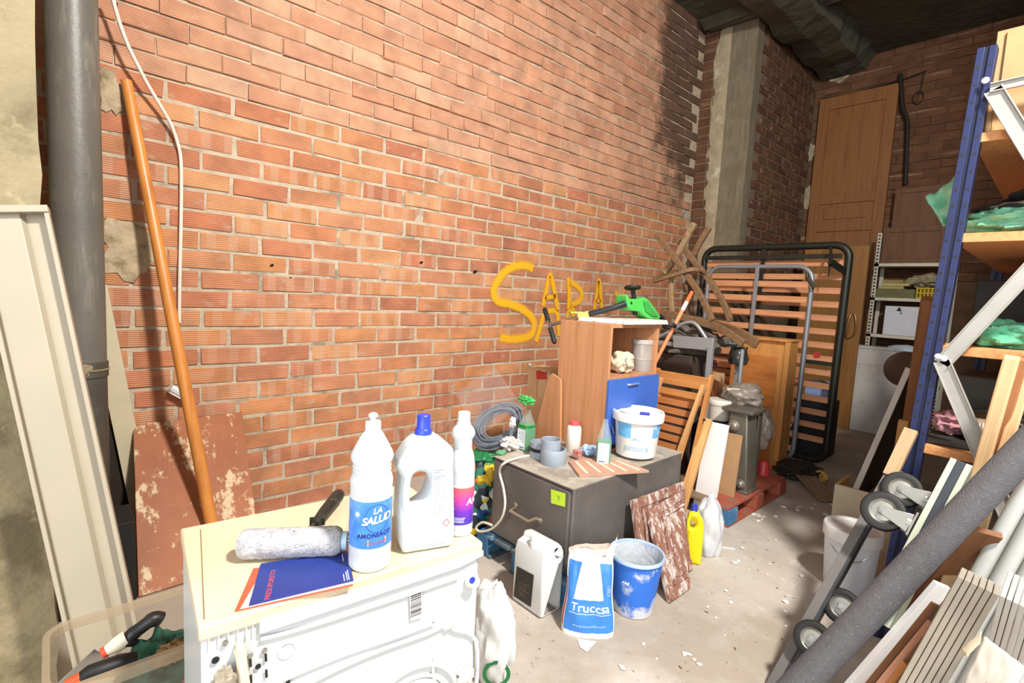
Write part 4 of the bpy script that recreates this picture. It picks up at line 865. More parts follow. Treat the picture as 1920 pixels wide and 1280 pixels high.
obj('tail_arm', MB().tube(smoothpoly([PY(1238, 592, 1.76), PY(1246, 602, 1.75), PY(1252, 612, 1.72)], 4, False), .014, 10), m_rub, t)
def wheel(c, axis, r, w_, parent, mt, mh, name='wheel'):
    ax_ = V(axis).normalized(); p = V((0, 0, 1)) if abs(ax_.z) < .8 else V((1, 0, 0)); u_ = ax_.cross(p).normalized(); v_ = ax_.cross(u_); M_ = mx(c, u_, v_, ax_)
    o = obj(name, MB().lathe([(r*.60, -w_*.42), (r*.80, -w_*.5), (r*.93, -w_*.42), (r, -w_*.15), (r, w_*.15), (r*.93, w_*.42), (r*.80, w_*.5), (r*.60, w_*.42)], 32, M_, caps=False), mt, parent)
    obj('hub', MB().lathe([(0, -w_*.34), (r*.2, -w_*.36), (r*.24, -w_*.2), (r*.48, -w_*.16), (r*.61, -w_*.36), (r*.61, w_*.36), (r*.48, w_*.16), (r*.24, w_*.2), (r*.2, w_*.36), (0, w_*.34)], 32, M_, caps=False), mh, o)
    return o
wheel(PY(1255, 611, 1.70), (.25, .2, .95), .045, .026, t, m_rub, mat('#6d6a66', .4, .4), 'rear_wheel')
wheel(PY(1186, 539, 1.80), (.1, .15, .98), .05, .02, t, m_rub, mat('#3a3937', .5), 'front_wheel')
obj('steering_post', MB().tube([PY(1186, 541, 1.80), PY(1190, 566, 1.80), PY(1191, 590, 1.80)], [.012, .016, .014], 12), m_rub, t)
# offcut board and tall carton left of the wooden cabinet
tag(obj('offcut_board', MB().prism([PX(x, y, 2.236) for x, y in ((996, 832), (1030, 703), (1035, 700), (1051, 712), (1050, 827))], (.016, 0, 0)), m_beech, bevel=.001), 'slant-cut beech-look board leaning on the wooden cabinet', 'board')
ya_, yb_ = PX(1030, 700, 2.44).y, PX(990, 700, 2.44).y; zt_ = PX(1008, 690, 2.44).z
m_card = mat('#c9a277', .85, var=.08, vs=10, bump=.1)
t = thing('tall_carton', 'tall brown carton with red label behind the offcut board', 'carton', (2.52, (ya_+yb_)/2, 0))
obj('carton', MB().bb(2.44, 2.60, ya_, yb_, 0, zt_), m_card, t, bevel=.002)
obj('flap', MB().hexa([(2.44, ya_, zt_), (2.44, yb_, zt_), (2.40, yb_+.01, zt_+.015), (2.40, ya_, zt_-.01), (2.441, ya_, zt_+.004), (2.441, yb_, zt_+.004), (2.40, yb_+.01, zt_+.019), (2.40, ya_, zt_-.006)]), m_card, t)
obj('red_label', MB().prism([PX(x, y, 2.4385) for x, y in ((1005, 695), (1025, 694), (1025, 711), (1006, 711))], (-.0005, 0, 0)), mat('#b03328', .5, var=.06), t)
obj('tape_line', MB().prism([PX(x, y, 2.4387) for x, y in ((1006, 712), (1007.5, 712), (1007.5, 745), (1006, 745))], (-.0004, 0, 0)), mat('#a98157', .7, var=0), t)
tag(obj('plastic_stopper', MB().blob(PX(993, 684, 2.45), (.012, .014, .012), .1, 2, 3, 14, 10), m_plw), 'small white stopper on top of the tall carton', 'stopper')
# ------------------------------------------------------------------ on the floor in front of the filing cabinet
n0 = PZ(1014, 1163, 0); yL = PX(958, 1130, n0.x).y; xR = PY(1052, 1146, n0.y).x; Ln, Wn = xR-n0.x, yL-n0.y
c = V(((n0.x+xR)/2, (n0.y+yL)/2, 0)); t = thing('jerrycan', 'translucent white jerrycan with black label on the floor', 'jerrycan', c)
hh = .325
out = [(0.012, 0), (Ln-.012, 0), (Ln, .012), (Ln, hh*.70), (Ln+.006, hh*.76), (Ln-.004, hh*.80), (Ln-.012, hh*.92), (Ln-.035, hh*.985), (Ln*.48, hh), (Ln*.40, hh*.985), (Ln*.36, hh*.93), (Ln*.10, hh*.90), (.0, hh*.78), (0, .012)]
hole = [(p.x, p.y) for p in smoothpoly([(Ln*.55, hh*.92), (Ln*.72, hh*.90), (Ln*.80, hh*.82), (Ln*.74, hh*.76), (Ln*.60, hh*.84)], 4)]
obj('body', mapped(shape2d([out, hole], Wn, .016, 4), lambda p: V((n0.x+p.x, c.y+p.z, p.y))), mat('#dfe3e2', .35, var=.03), t, ang=50)
obj('cap', MB().lathe([(.022, hh*.88), (.022, hh*.96), (.019, hh*.965), (.019, hh*1.04), (.017, hh*1.05), (0, hh*1.05)], 22, Matrix.Translation((n0.x+.032, c.y, 0))), mat('#e4e6e6', .35, var=.02), t)
lb = obj('black_label', MB().prism([PX(x, y, n0.x-.001) for x, y in ((969, 1061), (1001, 1078), (995, 1138), (963, 1117))], (-.0005, 0, 0)), mat('#1d1a17', .4, var=.1), t)
b = MB().tube([PX(986, 1070, n0.x-.002), PX(990, 1072, n0.x-.002)], .002, 5)
for k in range(6): b.bar(PX(972+k*.3, 1093+k*4, n0.x-.0018), PX(972+k*.3+random.uniform(8, 22), 1098+k*4.5, n0.x-.0018), (0, 0, 1), .0012, .0002)
obj('small_print', b, mat('#8a7a5c', .5, var=0), lb)['kind'] = 'stuff'
# sack of plaster
sl_, sr_ = PZ(1053, 1190, 0), PZ(1153, 1199, 0); c = (sl_+sr_)/2; e = (sr_-sl_); hw = e.length/2; e.normalize(); dp = V((-e.y, e.x, 0)); dp = dp if dp.dot(c) > 0 else -dp; c = c+dp*.055
t = thing('plaster_sack', 'open blue and white plaster sack lettered Truccsa', 'sack', c); Hs = .315
def SF(u, v, off=0):
    w_ = hw*(1.0-.17*v+.03*math.sin(v*9)); tk = .062*(1-.45*v)
    th = u*math.pi/2; s_ = math.sin(th); k = abs(math.cos(th))**.55
    wr = .014*noise.noise(V((u*2.2, v*5, 1)))*v*1.4+.009*noise.noise(V((u*5, v*3, 7)))
    return c+e*(w_*s_)-dp*((tk+off)*k+wr*k)+V((0, 0, v*Hs+(.0 if v < .97 else .018*noise.noise(V((u*3.3, 1, 2))))-.0*u))+dp*.05*v*v
def SB(u, v): p = SF(u, v); q = c+dp*.05*v*v; return p+dp*(2*((q-p).dot(dp)))
m_sw = mat('#e9e7e3', .45, var=.05, vs=9); m_sb = mat('#3a80cf', .42, var=.08, vs=7); m_sr = mat('#d4564c', .5, var=.12)
b = MB().grid(lambda u, v: SF(2*u-1, v), 30, 24); b2 = MB().grid(lambda u, v: SB(2*u-1, v), 30, 24); b.add(b2.v, [tuple(reversed(f)) for f in b2.f]); obj('sack_body', b, m_sw, t)
def sp_(fn, m, nm, nu=16, nv=16, off=.0016): return obj(nm, MB().grid(lambda u, v: SF(*fn(u, v), off), nu, nv), m, t)
sp_(lambda u, v: (-.78+1.55*u, .07+.41*v), m_sb, 'blue_print')
sp_(lambda u, v: (-.80+(.30+.24*v)*u, .48+.46*v), m_sb, 'blue_print'); sp_(lambda u, v: (.40-.16*v+(.38+.10*v)*u, .48+.45*v), m_sb, 'blue_print')
sp_(lambda u, v: (-.99+.16*u, .1+.62*v), m_sr, 'red_print')
vf = text2d('Truccsa', 1, bold=.01); wx = max(p.x for p in vf[0])
obj('lettering', mapped(vf, lambda p: SF(.02+p.x/wx*.56, .335+p.y*.15, .0026)), m_txw, t)
vf = text2d('www.truccsa.com', 1); wx = max(p.x for p in vf[0])
obj('lettering', mapped(vf, lambda p: SF(.0+p.x/wx*.42, .145+p.y*.045, .0026)), mat('#bcd6f2', .5, var=0), t)
obj('underline', MB().grid(lambda u, v: SF(-.6+1.24*u, .305+.006*v, .0024), 20, 1), m_txw, t)
for zz_, rr__ in ((.58, .055), (.50, .03)):
    ring = [(math.cos(a), math.sin(a)) for a in [i*math.pi/10 for i in range(20)]]
obj('badge', mapped(shape2d([[(math.cos(a), math.sin(a)) for a in [i*math.pi/12 for i in range(24)]], [(.78*math.cos(a), .78*math.sin(a)) for a in [i*math.pi/12 for i in range(24)]]], .0001), lambda p: SF(.60+p.x*.10, .60+p.y*.075, .0028)), mat('#cfe2f6', .5, var=0), t)
vf = text2d('30', 1, bold=.01); obj('lettering', mapped(vf, lambda p: SF(.60+p.x*.10, .572+p.y*.085, .003)), mat('#cfe2f6', .5, var=0), t)
obj('torn_flap', MB().grid(lambda u, v: SF(.45+.55*u, .96)+V((0, 0, .07*v*(.5+u)))+dp*(.03*v)+e*(.02*v*u)+dp*.012*noise.noise(V((u*5, v*4, 3))), 12, 8), m_sw, t)
obj('torn_flap', MB().grid(lambda u, v: SB(-.9+1.6*u, .96)+V((0, 0, (.012+.03*u)*v))+dp*.02*v+dp*.01*noise.noise(V((u*6, v*4, 8))), 14, 5), mat('#dca79a', .6, var=.1), t)
# blue bucket caked with plaster
c = PZ(1189, 1150, 0); c.x += .03; c.y += .03
t = thing('plaster_bucket', 'blue mixing bucket caked with dry plaster beside the sack', 'bucket', c); M_ = Matrix.Translation(c)
def bucket_mat():
    m, n, l, b = newmat('caked_blue'); g = tex(n, l, 9, 8, rough=.65); tc = N(n, 'TexCoord'); sp = N(n, 'SeparateXYZ'); l.new(tc.outputs['Object'], sp.inputs[0])
    mr = N(n, 'MapRange'); mr.inputs[1].default_value = .02; mr.inputs[2].default_value = .10; mr.inputs[3].default_value = .22; mr.inputs[4].default_value = 0; l.new(sp.outputs[2], mr.inputs[0])
    ad = N(n, 'Math', operation='ADD'); l.new(g, ad.inputs[0]); l.new(mr.outputs[0], ad.inputs[1])
    q = ramp(n, l, ad.outputs[0], [(.55, (0, 0, 0, 1)), (.66, (1, 1, 1, 1))]); c_ = mixc(n, l, q.outputs[0], hexc('#2e6fd0'), hexc('#c9cdd2'))
    l.new(c_, b.inputs['Base Color']); b.inputs['Roughness'].default_value = .6; bumpn(n, l, b, g, .4, .006); return m
obj('pail', MB().lathe([(0, 0), (.085, 0), (.09, .004), (.120, .262), (.120, .268)], 44, M_, caps=False), bucket_mat(), t)
obj('inner_wall', MB().lathe([(.118, .267), (.088, .03), (0, .028)], 44, M_, caps=False), mat('#c3c7cc', .85, var=.15, vs=14, c2='#8ea6cc', thr=.62, s2=10, bump=.6, bs=50), t)
obj('rim', MB().lathe([(.117, .262), (.118, .272), (.124, .274), (.1275, .268), (.1265, .258), (.120, .256)], 44, M_, caps=False), mat('#a9bfdf', .5, var=.12), t)
d, rx = frame_at(c); obj('worn_sticker', bent(shape2d([[(-.016, -.012), (.014, -.016), (.018, .008), (-.006, .014)]], .0004), c, .1098, .18, -.35), mat('#dfe3e6', .6, var=.05), t)
# peeled brown door panels leaning on the cabinet side
def peel():
    m, n, l, b = newmat('peeled_panel'); g = tex(n, l, 6, 9, (4, 4, .7), rough=.72)
    q = ramp(n, l, g, [(.5, (0, 0, 0, 1)), (.57, (.9, .9, .9, 1))]); c_ = mixc(n, l, q.outputs[0], hexc('#8a5f4e'), hexc('#c9beb5'))
    q = ramp(n, l, tex(n, l, 55, 5, (1, 1, .4)), [(.6, (0, 0, 0, 1)), (.66, (1, 1, 1, 1))]); c_ = mixc(n, l, q.outputs[0], c_, hexc('#6b4436'))
    l.new(c_, b.inputs['Base Color']); b.inputs['Roughness'].default_value = .75; bumpn(n, l, b, g, .5, .005); return m
m_peel = peel()
def doorpanel(label, b0, b1, t0, t1):
    up = ((t0-b0)+(t1-b1))/2; Lh = up.length; up.normalize(); xa = (b1-b0); Lw = xa.length; xa = (xa-up*xa.dot(up)).normalized(); na = xa.cross(up); na = na if na.y < 0 else -na
    t = thing('door_panel', label, 'panel', (b0+b1)/2, 'peeled brown panels by the filing cabinet')
    f = lambda x, y, z: b0.lerp(b1, x/Lw).lerp(t0.lerp(t1, x/Lw), y/Lh)+na*z
    def slab(nm, x0, x1, y0, y1, z0, z1, bv=.002): obj(nm, MB().hexa([f(x, y, z) for z in (z0, z1) for x, y in ((x0, y0), (x1, y0), (x1, y1), (x0, y1))]), m_peel, t, bevel=bv)
    slab('board', 0, Lw, 0, Lh, 0, .016)
    slab('stile', 0, .045, 0, Lh, .016, .024); slab('rail', .045, Lw, Lh-.05, Lh, .016, .024); slab('rail', .045, Lw, 0, .05, .016, .024)
    slab('moulding', .055, .07, .06, Lh-.06, .016, .030); slab('moulding', .07, Lw-.01, Lh-.08, Lh-.065, .016, .030); slab('raised_field', .09, Lw-.015, .08, Lh-.1, .016, .026)
doorpanel('peeled brown door panel leaning directly on the filing cabinet', PZ(1203, 1110, 0), PZ(1292, 1068, 0), PY(1180, 938, 1.405), PY(1276, 903, 1.405))
pb0, pb1 = PZ(1250, 1130, 0), PZ(1290, 1104, 0); pb1 = PZ(1287, 1104, 0)
doorpanel('peeled brown door panel in front of the other one', pb0, pb1, PY(1209, 957, 1.365), PY(1279, 918, 1.365))
# yellow bottle and clear sack
c = PZ(1298, 1052, 0); d, rx = frame_at(c); t = thing('yellow_bottle', 'yellow bleach bottle with blue cap on the floor', 'bottle', c)
wS = .045; out = [(-wS*.9, 0), (wS*.9, 0), (wS, .01), (wS, .20), (wS*.9, .235), (wS*.2, .285), (-wS*.35, .292), (-wS*.75, .285), (-wS, .25), (-wS, .01)]
hole = [(-wS*.55, .20), (-wS*.2, .20), (wS*.0, .225), (-wS*.1, .25), (-wS*.5, .255), (-wS*.62, .23)]
hole = [(-p[0], p[1]) for p in hole]; out = [(-p[0], p[1]) for p in reversed(out)]
out = [(-p[0], p[1]) for p in reversed(out)]; hole = [(-p[0], p[1]) for p in hole]
obj('body', mapped(shape2d([out, hole], .07, .016, 3), lambda p: c+rx*p.x+d*p.z+V((0, 0, p.y))), mat('#efd514', .35, var=.04), t, ang=50)
obj('cap', MB().lathe([(.018, .285), (.018, .292), (.016, .294), (.0155, .322), (.012, .324)], 18, Matrix.Translation(c-rx*wS*.3)), mat('#2b3fa8', .4, var=0), t)
c = PZ(1327, 1042, 0); t = thing('clear_bag', 'milky plastic bag standing behind the yellow bottle', 'bag', c)
b = MB().blob(c+V((.03, .02, .15)), (.075, .075, .20), .16, 2.0, 71, 30, 22, 0)
for v in b.v:
    if v.z > .28: k = (v.z-.28)/.12; v.x += (c.x+.02-v.x)*min(.8, k); v.y += (c.y+.03-v.y)*min(.8, k)
obj('bag', b, mat('#dfe2e6', .25, var=.06, alpha=.72), t)
q = [PZ(x, y, .002) for x, y in ((1082, 1198), (1118, 1203), (1100, 1222), (1088, 1214))]
tag(obj('paper_scrap', MB().prism(q, (0, 0, .002)), mat('#e6e2da', .8, var=.05)), 'torn white paper scrap on the floor before the plaster sack', 'paper')
# ------------------------------------------------------------------ heap behind the filing cabinet
m_oak = wood('#c98a4e', '#a9692f', .5); m_oakl = wood('#d8a468', '#b98349', .5); m_teak = wood('#b06f3f', '#8f5328', .5)
def folding_chair():
    fr0 = PZ(1276, 962, 0); fr1 = PX(1334, 706, 3.16); dY = .39
    t = thing('folding_chair', 'folded slatted wooden chair leaning behind the filing cabinet', 'chair', fr0)
    plank('back_post', fr0, fr1+(fr1-fr0)*.01, (1, 0, 0), .034, .024, m_oak, t); o = V((0, dY, 0))
    plank('back_post', fr0+o, fr1+o, (1, 0, 0), .034, .024, m_oak, t)
    z = lambda k: fr0.lerp(fr1, k)
    plank('crest_rail', z(.945)+V((-.012, 0, 0)), z(.945)+o+V((-.012, 0, 0)), (0, 0, 1), .085, .016, m_oak, t)
    plank('back_slat', z(.82)+V((.012, 0, 0)), z(.82)+o+V((.012, 0, 0)), (0, 0, 1), .075, .014, m_teak, t)
    s0, s1 = PX(1300, 775, 3.12), PX(1270, 872, 3.02); s1 = s0+(s1-s0)*1.15; ys = .03
    ax_ = (s1-s0)
    plank('seat_rail', s0-ax_*.2, s1, (1, 0, 0), .03, .022, m_oak, t); plank('seat_rail', s0-ax_*.2+V((0, .28, 0)), s1+V((0, .28, 0)), (1, 0, 0), .03, .022, m_oak, t)
    plank('seat_front', s0-ax_*.28+V((0, -.02, 0)), s0-ax_*.28+V((0, .33, 0)), (0, 0, 1), .045, .02, m_oak, t)
    for k in range(8): p = s0+ax_*(-.12+k*.145); plank('seat_slat', p+V((-.012, .012, 0)), p+V((-.012, .30, 0)), ax_, ax_.length*.105, .012, m_teak, t)
    g0, g1 = PX(1252, 905, 3.0), PX(1319, 722, 3.05); plank('front_leg', g0+(g0-g1)*.5, g1, (1, 0, 0), .03, .024, m_oakl, t); o2 = V((0, .30, 0)); plank('front_leg', g0+(g0-g1)*.5+o2, g1+o2, (1, 0, 0), .03, .024, m_oakl, t)
    obj('bolt', MB().lathe([(.008, 0), (.008, .01), (.004, .013)], 10, mx(fr0.lerp(fr1, .70)+V((-.012, -.018, 0)), V((1, 0, 0)), V((0, 0, 1)), V((0, -1, 0)))), m_blk, t)
folding_chair()
tag(plank('white_plank', PX(1314, 985, 3.22), PX(1347, 793, 3.36), (0, -1, 0), .150, .018, mat('#eceae6', .4, var=.02)), 'white laminated shelf board leaning in front of brown board', 'board')
tag(plank('brown_board', PX(1352, 952, 3.36), PX(1372, 812, 3.45), (0, -1, 0), .15, .02, mat('#a9835c', .8, var=.1)), 'raw brown chipboard leaning behind the white board', 'board')
tag(plank('pine_batten', PZ(1268, 985, 0), PX(1327, 785, 3.22), (0, 1, 0), .06, .03, m_oakl), 'pale pine batten beside the folded chair', 'batten')
m_rpal = mat('#a2523c', .85, var=.2, c2='#7c6a58', thr=.6, s2=9); m_rpal2 = mat('#7f6a55', .9, var=.2)
pallet('red_pallet', 'red and blue painted wooden pallet under the metal column', 3.16, 4.12, 1.32, 2.20, .13, m_rpal, m_rpal2, {(0, 0): m_bpal})
# galvanised column
cx0, cx1, cy0, cy1 = 3.50, 3.66, 1.385, 1.53
t = thing('metal_column', 'galvanised steel column with bolts standing on red pallet', 'machine part', (3.58, 1.455, .13))
m_galv = mat('#7a7568', .45, .55, var=.18, vs=5, c2='#6a6456', thr=.6, s2=4)
obj('shaft', MB().hexa([(cx0, cy0-.02, .135), (cx1, cy0-.02, .135), (cx1, cy1+.01, .135), (cx0, cy1+.01, .135), (cx0, cy0+.02, .68), (cx1, cy0+.02, .68), (cx1, cy1, .68), (cx0, cy1, .68)]), m_galv, t, bevel=.01)
obj('foot_flange', MB().bb(cx0-.02, cx1+.02, cy0-.035, cy1+.02, .131, .15), m_galv, t, bevel=.004); obj('head_plate', MB().bb(cx0-.02, cx1+.06, cy0-.02, cy1+.05, .68, .705), mat('#6a655a', .5, .4, var=.15), t, bevel=.004)
for px_, py_, r_ in ((1377, 797, .028), (1389, 906, .022)):
    p_ = PX(px_, py_, cx0-.01); k_ = obj('bolt_head', MB().lathe([(r_*1.4, 0), (r_*1.4, .008), (r_, .010), (r_, .03), (r_*.6, .036), (0, .036)], 16, mx(p_, V((0, 1, 0)), V((0, 0, 1)), V((-1, 0, 0)))), mat('#a39d90', .35, .7, var=.15), t)
obj('side_fin', MB().bb(cx1, cx1+.05, cy0, cy0+.012, .16, .67), mat('#5f5a4f', .5, .4), t)
t = thing('dark_stand', 'low dark metal stand holding the white pot', 'stand', (3.68, 1.68, .13))
obj('box', MB().bb(3.57, 3.80, 1.585, 1.80, .131, .55), mat('#2b2925', .6, .2, var=.2), t, bevel=.004); obj('shelf_plate', MB().bb(3.55, 3.81, 1.575, 1.81, .55, .56), mat('#3a3731', .6, .2), t)
c = V((3.66, 1.70, .561)); c = V((c.x, PX(1347, 790, 3.66).y, .561))
t = thing('white_pot', 'cream lidded plastic pot behind the white board', 'pot', c)
obj('pot', MB().lathe([(.06, 0), (.075, .008), (.082, .12), (.083, .125)], 30, Matrix.Translation(c)), mat('#d9d2c3', .45, var=.05), t)
obj('lid', MB().lathe([(.086, .118), (.088, .122), (.088, .15), (.083, .158), (0, .160)], 30, Matrix.Translation(c)), mat('#ded8ca', .45, var=.05), t)
t = thing('plastic_sheeting', 'dusty grey plastic sheeting draped over the metal column', 'plastic sheet', (3.75, 1.5, .706))
m_dust = mat('#857a6f', .4, var=.22, vs=9, alpha=.93)
obj('upper_fold', MB().blob(PX(1393, 742, 3.74), (.12, .14, .095), .2, 2.2, 81, 34, 22, .706), m_dust, t)
obj('hanging_fold', MB().blob(PX(1424, 806, 3.82), (.075, .095, .15), .2, 2.2, 82, 34, 22), mat('#7d7267', .35, var=.25, vs=9, alpha=.85), t)
tag(plank('small_stick', PX(1363, 729, 3.62), PX(1392, 731, 3.66), (0, 0, 1), .018, .012, mat('#cdbfa5', .8)), 'short pale stick lying on the grey plastic sheeting', 'stick')
t = thing('slat_bundle', 'short bundle of orange-brown wooden slats behind white pot', 'slats', PX(1348, 745, 3.95))
for k in range(4): plank('slat', PX(1340+k*6, 752, 3.95)+V((0, 0, -.6)), PX(1339+k*6.5, 711+k*3, 3.92), (0, 1, 0), .026, .018, m_teak, t)
# grey desk frame with arched tube
m_gm = mat('#9b9da0', .4, .35, var=.06)
t = thing('desk_frame', 'grey metal desk frame with arched tube behind the chair', 'metal frame', (3.35, 1.7, 0))
Xd = 3.34; obj('front_plate', MB().prism([PX(x, y, Xd) for x, y in ((1262, 629), (1338, 634), (1335, 657), (1262, 651))], (.02, 0, 0)), m_gm, t, bevel=.002)
l0, l1 = PX(1333, 650, Xd+.005), PX(1333, 706, Xd+.005); lf = V((l0.x, l0.y, 0)); plank('leg', lf, V((l0.x, l0.y+.0, l0.z)), (0, 1, 0), .034, .034, m_gm, t)
lp_ = PX(1200, 660, Xd+.02); plank('leg', V((Xd+.02, lp_.y, 0)), V((Xd+.02, lp_.y, 1.2)), (0, 1, 0), .034, .034, m_gm, t)
plank('cross_bar', PX(1338, 655, Xd+.03), PX(1195, 636, Xd+.03), (0, 0, 1), .03, .02, m_gm, t)
obj('arch_tube', MB().tube(smoothpoly([PX(x, y, Xd+.10) for x, y in ((1215, 648), (1236, 632), (1262, 618), (1280, 607), (1296, 604), (1306, 609), (1316, 622), (1328, 641))], 4, False), .013, 10), m_gm, t)
obj('back_leg', MB().tube([PX(1392, 655, 3.9), V((PX(1392, 655, 3.9).x, PX(1392, 655, 3.9).y, .13))], .016, 10), m_gm, t)
A_, B_ = PZ(1118, 900, .56), PX(1298, 546, 3.0)
t = thing('orange_stick', 'fluorescent orange stick with white band near its tip', 'stick', PX(1216, 703, 2.84))
q0 = PX(1216, 703, 2.84); m_os = mat('#e58a5c', .45, var=.06)
obj('shaft', MB().tube([q0, q0.lerp(B_, .78)], .0125, 10), m_os, t); obj('white_band', MB().tube([q0.lerp(B_, .78), q0.lerp(B_, .88)], .0135, 10), m_plw, t); obj('tip', MB().tube([q0.lerp(B_, .88), B_], [.0135, .012], 10), mat('#e8652c', .45, var=.05), t)
# carton and maroon cushion
t = thing('brown_carton', 'brown cardboard carton under the dark red bag', 'carton', (4.0, 2.2, 0))
yA, yB = PX(1328, 700, 3.9).y, PX(1225, 690, 3.9).y
obj('carton', MB().bb(3.9, 4.2, yA, yB, 0, .84), m_card, t, bevel=.003); obj('tape', MB().bb(3.897, 3.9, (yA+yB)/2-.02, (yA+yB)/2+.02, .3, .84), mat('#b58c5c', .5), t)
tag(obj('maroon_bag', MB().blob(((3.98), (yA+yB)/2, .92), (.16, (yB-yA)/2*1.0, .10), .16, 2, 91, 30, 20, .842), mat('#4f1c20', .7, var=.2)), 'dark red bag lying on the brown carton', 'bag')
tag(obj('black_handle', MB().blob(PX(1269, 683, 3.86), (.02, .03, .04), .3, 2.5, 92, 16, 12), m_blk), 'small black handle hanging over the brown carton', 'strap')  # a handle, built as a loose piece
# wooden cabinet doors
px0 = 4.62; yr_, yl_ = 1.57, 2.02; zt_ = 1.125
t = thing('panel_cabinet', 'orange wooden cabinet front with two flat panels', 'cabinet', (4.72, 1.8, 0))
m_cab1 = wood('#c58a4c', '#a56a30', .45, sc=(10, 10, 1), scale=2); m_cab2 = wood('#b8743a', '#955623', .4, sc=(10, 1, 10), scale=2)
obj('carcass', MB().bb(px0+.02, px0+.22, yr_, yl_, .005, zt_), m_cab1, t, bevel=.003)
obj('face_frame', MB().bb(px0, px0+.02, yr_+.03, yl_, .0, zt_-.03), m_cab1, t, bevel=.002)
obj('corner_post', MB().bb(px0-.01, px0+.04, yr_-.01, yr_+.03, 0, zt_), m_cab1, t, bevel=.003)
obj('top_trim', MB().bb(px0-.015, px0+.23, yr_-.01, yl_+.01, zt_, zt_+.02), m_cab1, t, bevel=.003)
for z0, z1 in ((.545, .99), (.08, .47)): d_ = obj('door', MB().bb(px0-.018, px0, yr_+.075, yl_+.02, z0, z1), m_cab2, t, bevel=.003)
t = thing('table_lamp', 'dark glass lamp with looped black flex before panelled cabinet', 'lamp', PX(1388, 688, 4.2))
lc = PX(1385, 660, 4.2); obj('shade', MB().lathe([(.07, -.10), (.085, -.05), (.06, .03), (.025, .06)], 20, Matrix.Translation(lc)), mat('#3d3f3a', .2, var=.15, alpha=.9), t)
obj('flex', MB().tube(smoothpoly([PX(x, y, 4.1) for x, y in ((1352, 632), (1362, 630), (1374, 640), (1374, 660), (1376, 680), (1388, 684), (1396, 672), (1401, 650))], 4, False), .007, 8), m_blk, t)
plank('stand', V((lc.x, lc.y, 0)), lc+V((0, 0, -.08)), (0, 1, 0), .03, .03, m_gm, t)
tag(obj('dusty_bowl', MB().blob(PX(1362, 642, 4.15), (.09, .13, .035), .3, 2, 95), mat('#6f766f', .5, var=.25)), 'dusty grey-green plastic on the heap beside the dark lamp', 'plastic')
# ------------------------------------------------------------------ bed bases
m_slat = wood('#c98f66', '#ad7149', .5)
def rrect(y0, y1, z0, z1, r, X, lean, n=6):
    out = []
    for cy, cz, s0 in ((y1-r, z1-r, 0), (y0+r, z1-r, 1), (y0+r, z0+r, 2), (y1-r, z0+r, 3)):
        for i in range(n+1): a = math.pi/2*(s0+i/n); out.append((cy+r*math.cos(a), cz+r*math.sin(a)))
    return [V((X+lean*z, y, z)) for y, z in out]
def bed(label, X, lean, y0, y1, z1, r, tr, m, pitch, sw, bars, z0=.025):
    t = thing('bed_base', label, 'bed base', (X, (y0+y1)/2, 0), 'slatted bed bases on edge')
    obj('frame', MB().tube(rrect(y0, y1, z0, z1, r, X, lean), tr, 10, True), m, t)
    k = 0; z = z1-.16
    while z > .12:
        plank('slat', V((X+lean*z+.012, y0+.01, z)), V((X+lean*z+.012, y1-.01, z)), (0, 0, 1), sw, .010, m_slat, t); z -= pitch
    for y in bars: plank('centre_bar', V((X+lean*z0-.015, y, z0)), V((X+lean*z1-.015, y, z1)), (0, 1, 0), .032, .022, m, t)
    return t
m_bg = mat('#8d9196', .4, .4, var=.06); m_bb = mat('#23251f', .45, .2, var=.12)
tg = t = bed('grey steel bed base with wooden slats standing on edge in front', 4.95, .02, 1.56, 2.52, 1.79, .13, .021, m_bg, .135, .055, (2.035,))
hp = PX(1527, 538, 4.93); plank('folding_leg', hp, PX(1512, 518, 4.80), (0, 0, 1), .035, .02, mat('#6a6357', .5, .3), t); obj('leg_hook', MB().tube([PX(1513, 512, 4.8), PX(1514, 520, 4.8)], .014, 8), m_bb, t)
t = bed('black steel bed base with wooden slats standing behind the grey one', 5.22, .02, 1.37, 2.72, 2.0, .12, .033, m_bb, .125, .055, (2.10,))
plank('top_rail', V((5.22, 1.42, 1.90)), V((5.22, 2.68, 1.90)), (0, 0, 1), .04, .03, m_bb, t)
hp = PX(1586, 510, 5.24); plank('folding_leg', hp, PX(1556, 490, 5.02), (0, 0, 1), .05, .03, m_bb, t); obj('strap', MB().tube([PX(1558, 460, 5.15), PX(1557, 490, 5.05), PX(1553, 518, 5.05)], [.012, .014, .004], 8), m_bb, t)
plank('cross_rail', V((5.2, 1.40, .93)), V((5.2, 2.68, .93)), (0, 0, 1), .035, .03, m_bb, t)
plank('red_sticker', PX(1525, 666, 4.86), PX(1537, 665, 4.86), (0, 0, 1), .05, .004, mat('#b5322a', .6, var=.05), tg)
tag(obj('blue_carton', MB().bb(5.42, 5.62, 1.46, 1.66, .56, .72), mat('#8fa3cf', .6, var=.15), bevel=.003), 'pale blue carton seen between the bed slats', 'carton')
tag(obj('black_box', MB().bb(5.40, 5.68, 1.42, 1.74, 0, .55), mat('#1c1c1e', .5, var=.2), bevel=.01), 'black plastic crate seen between the bed slats', 'crate')
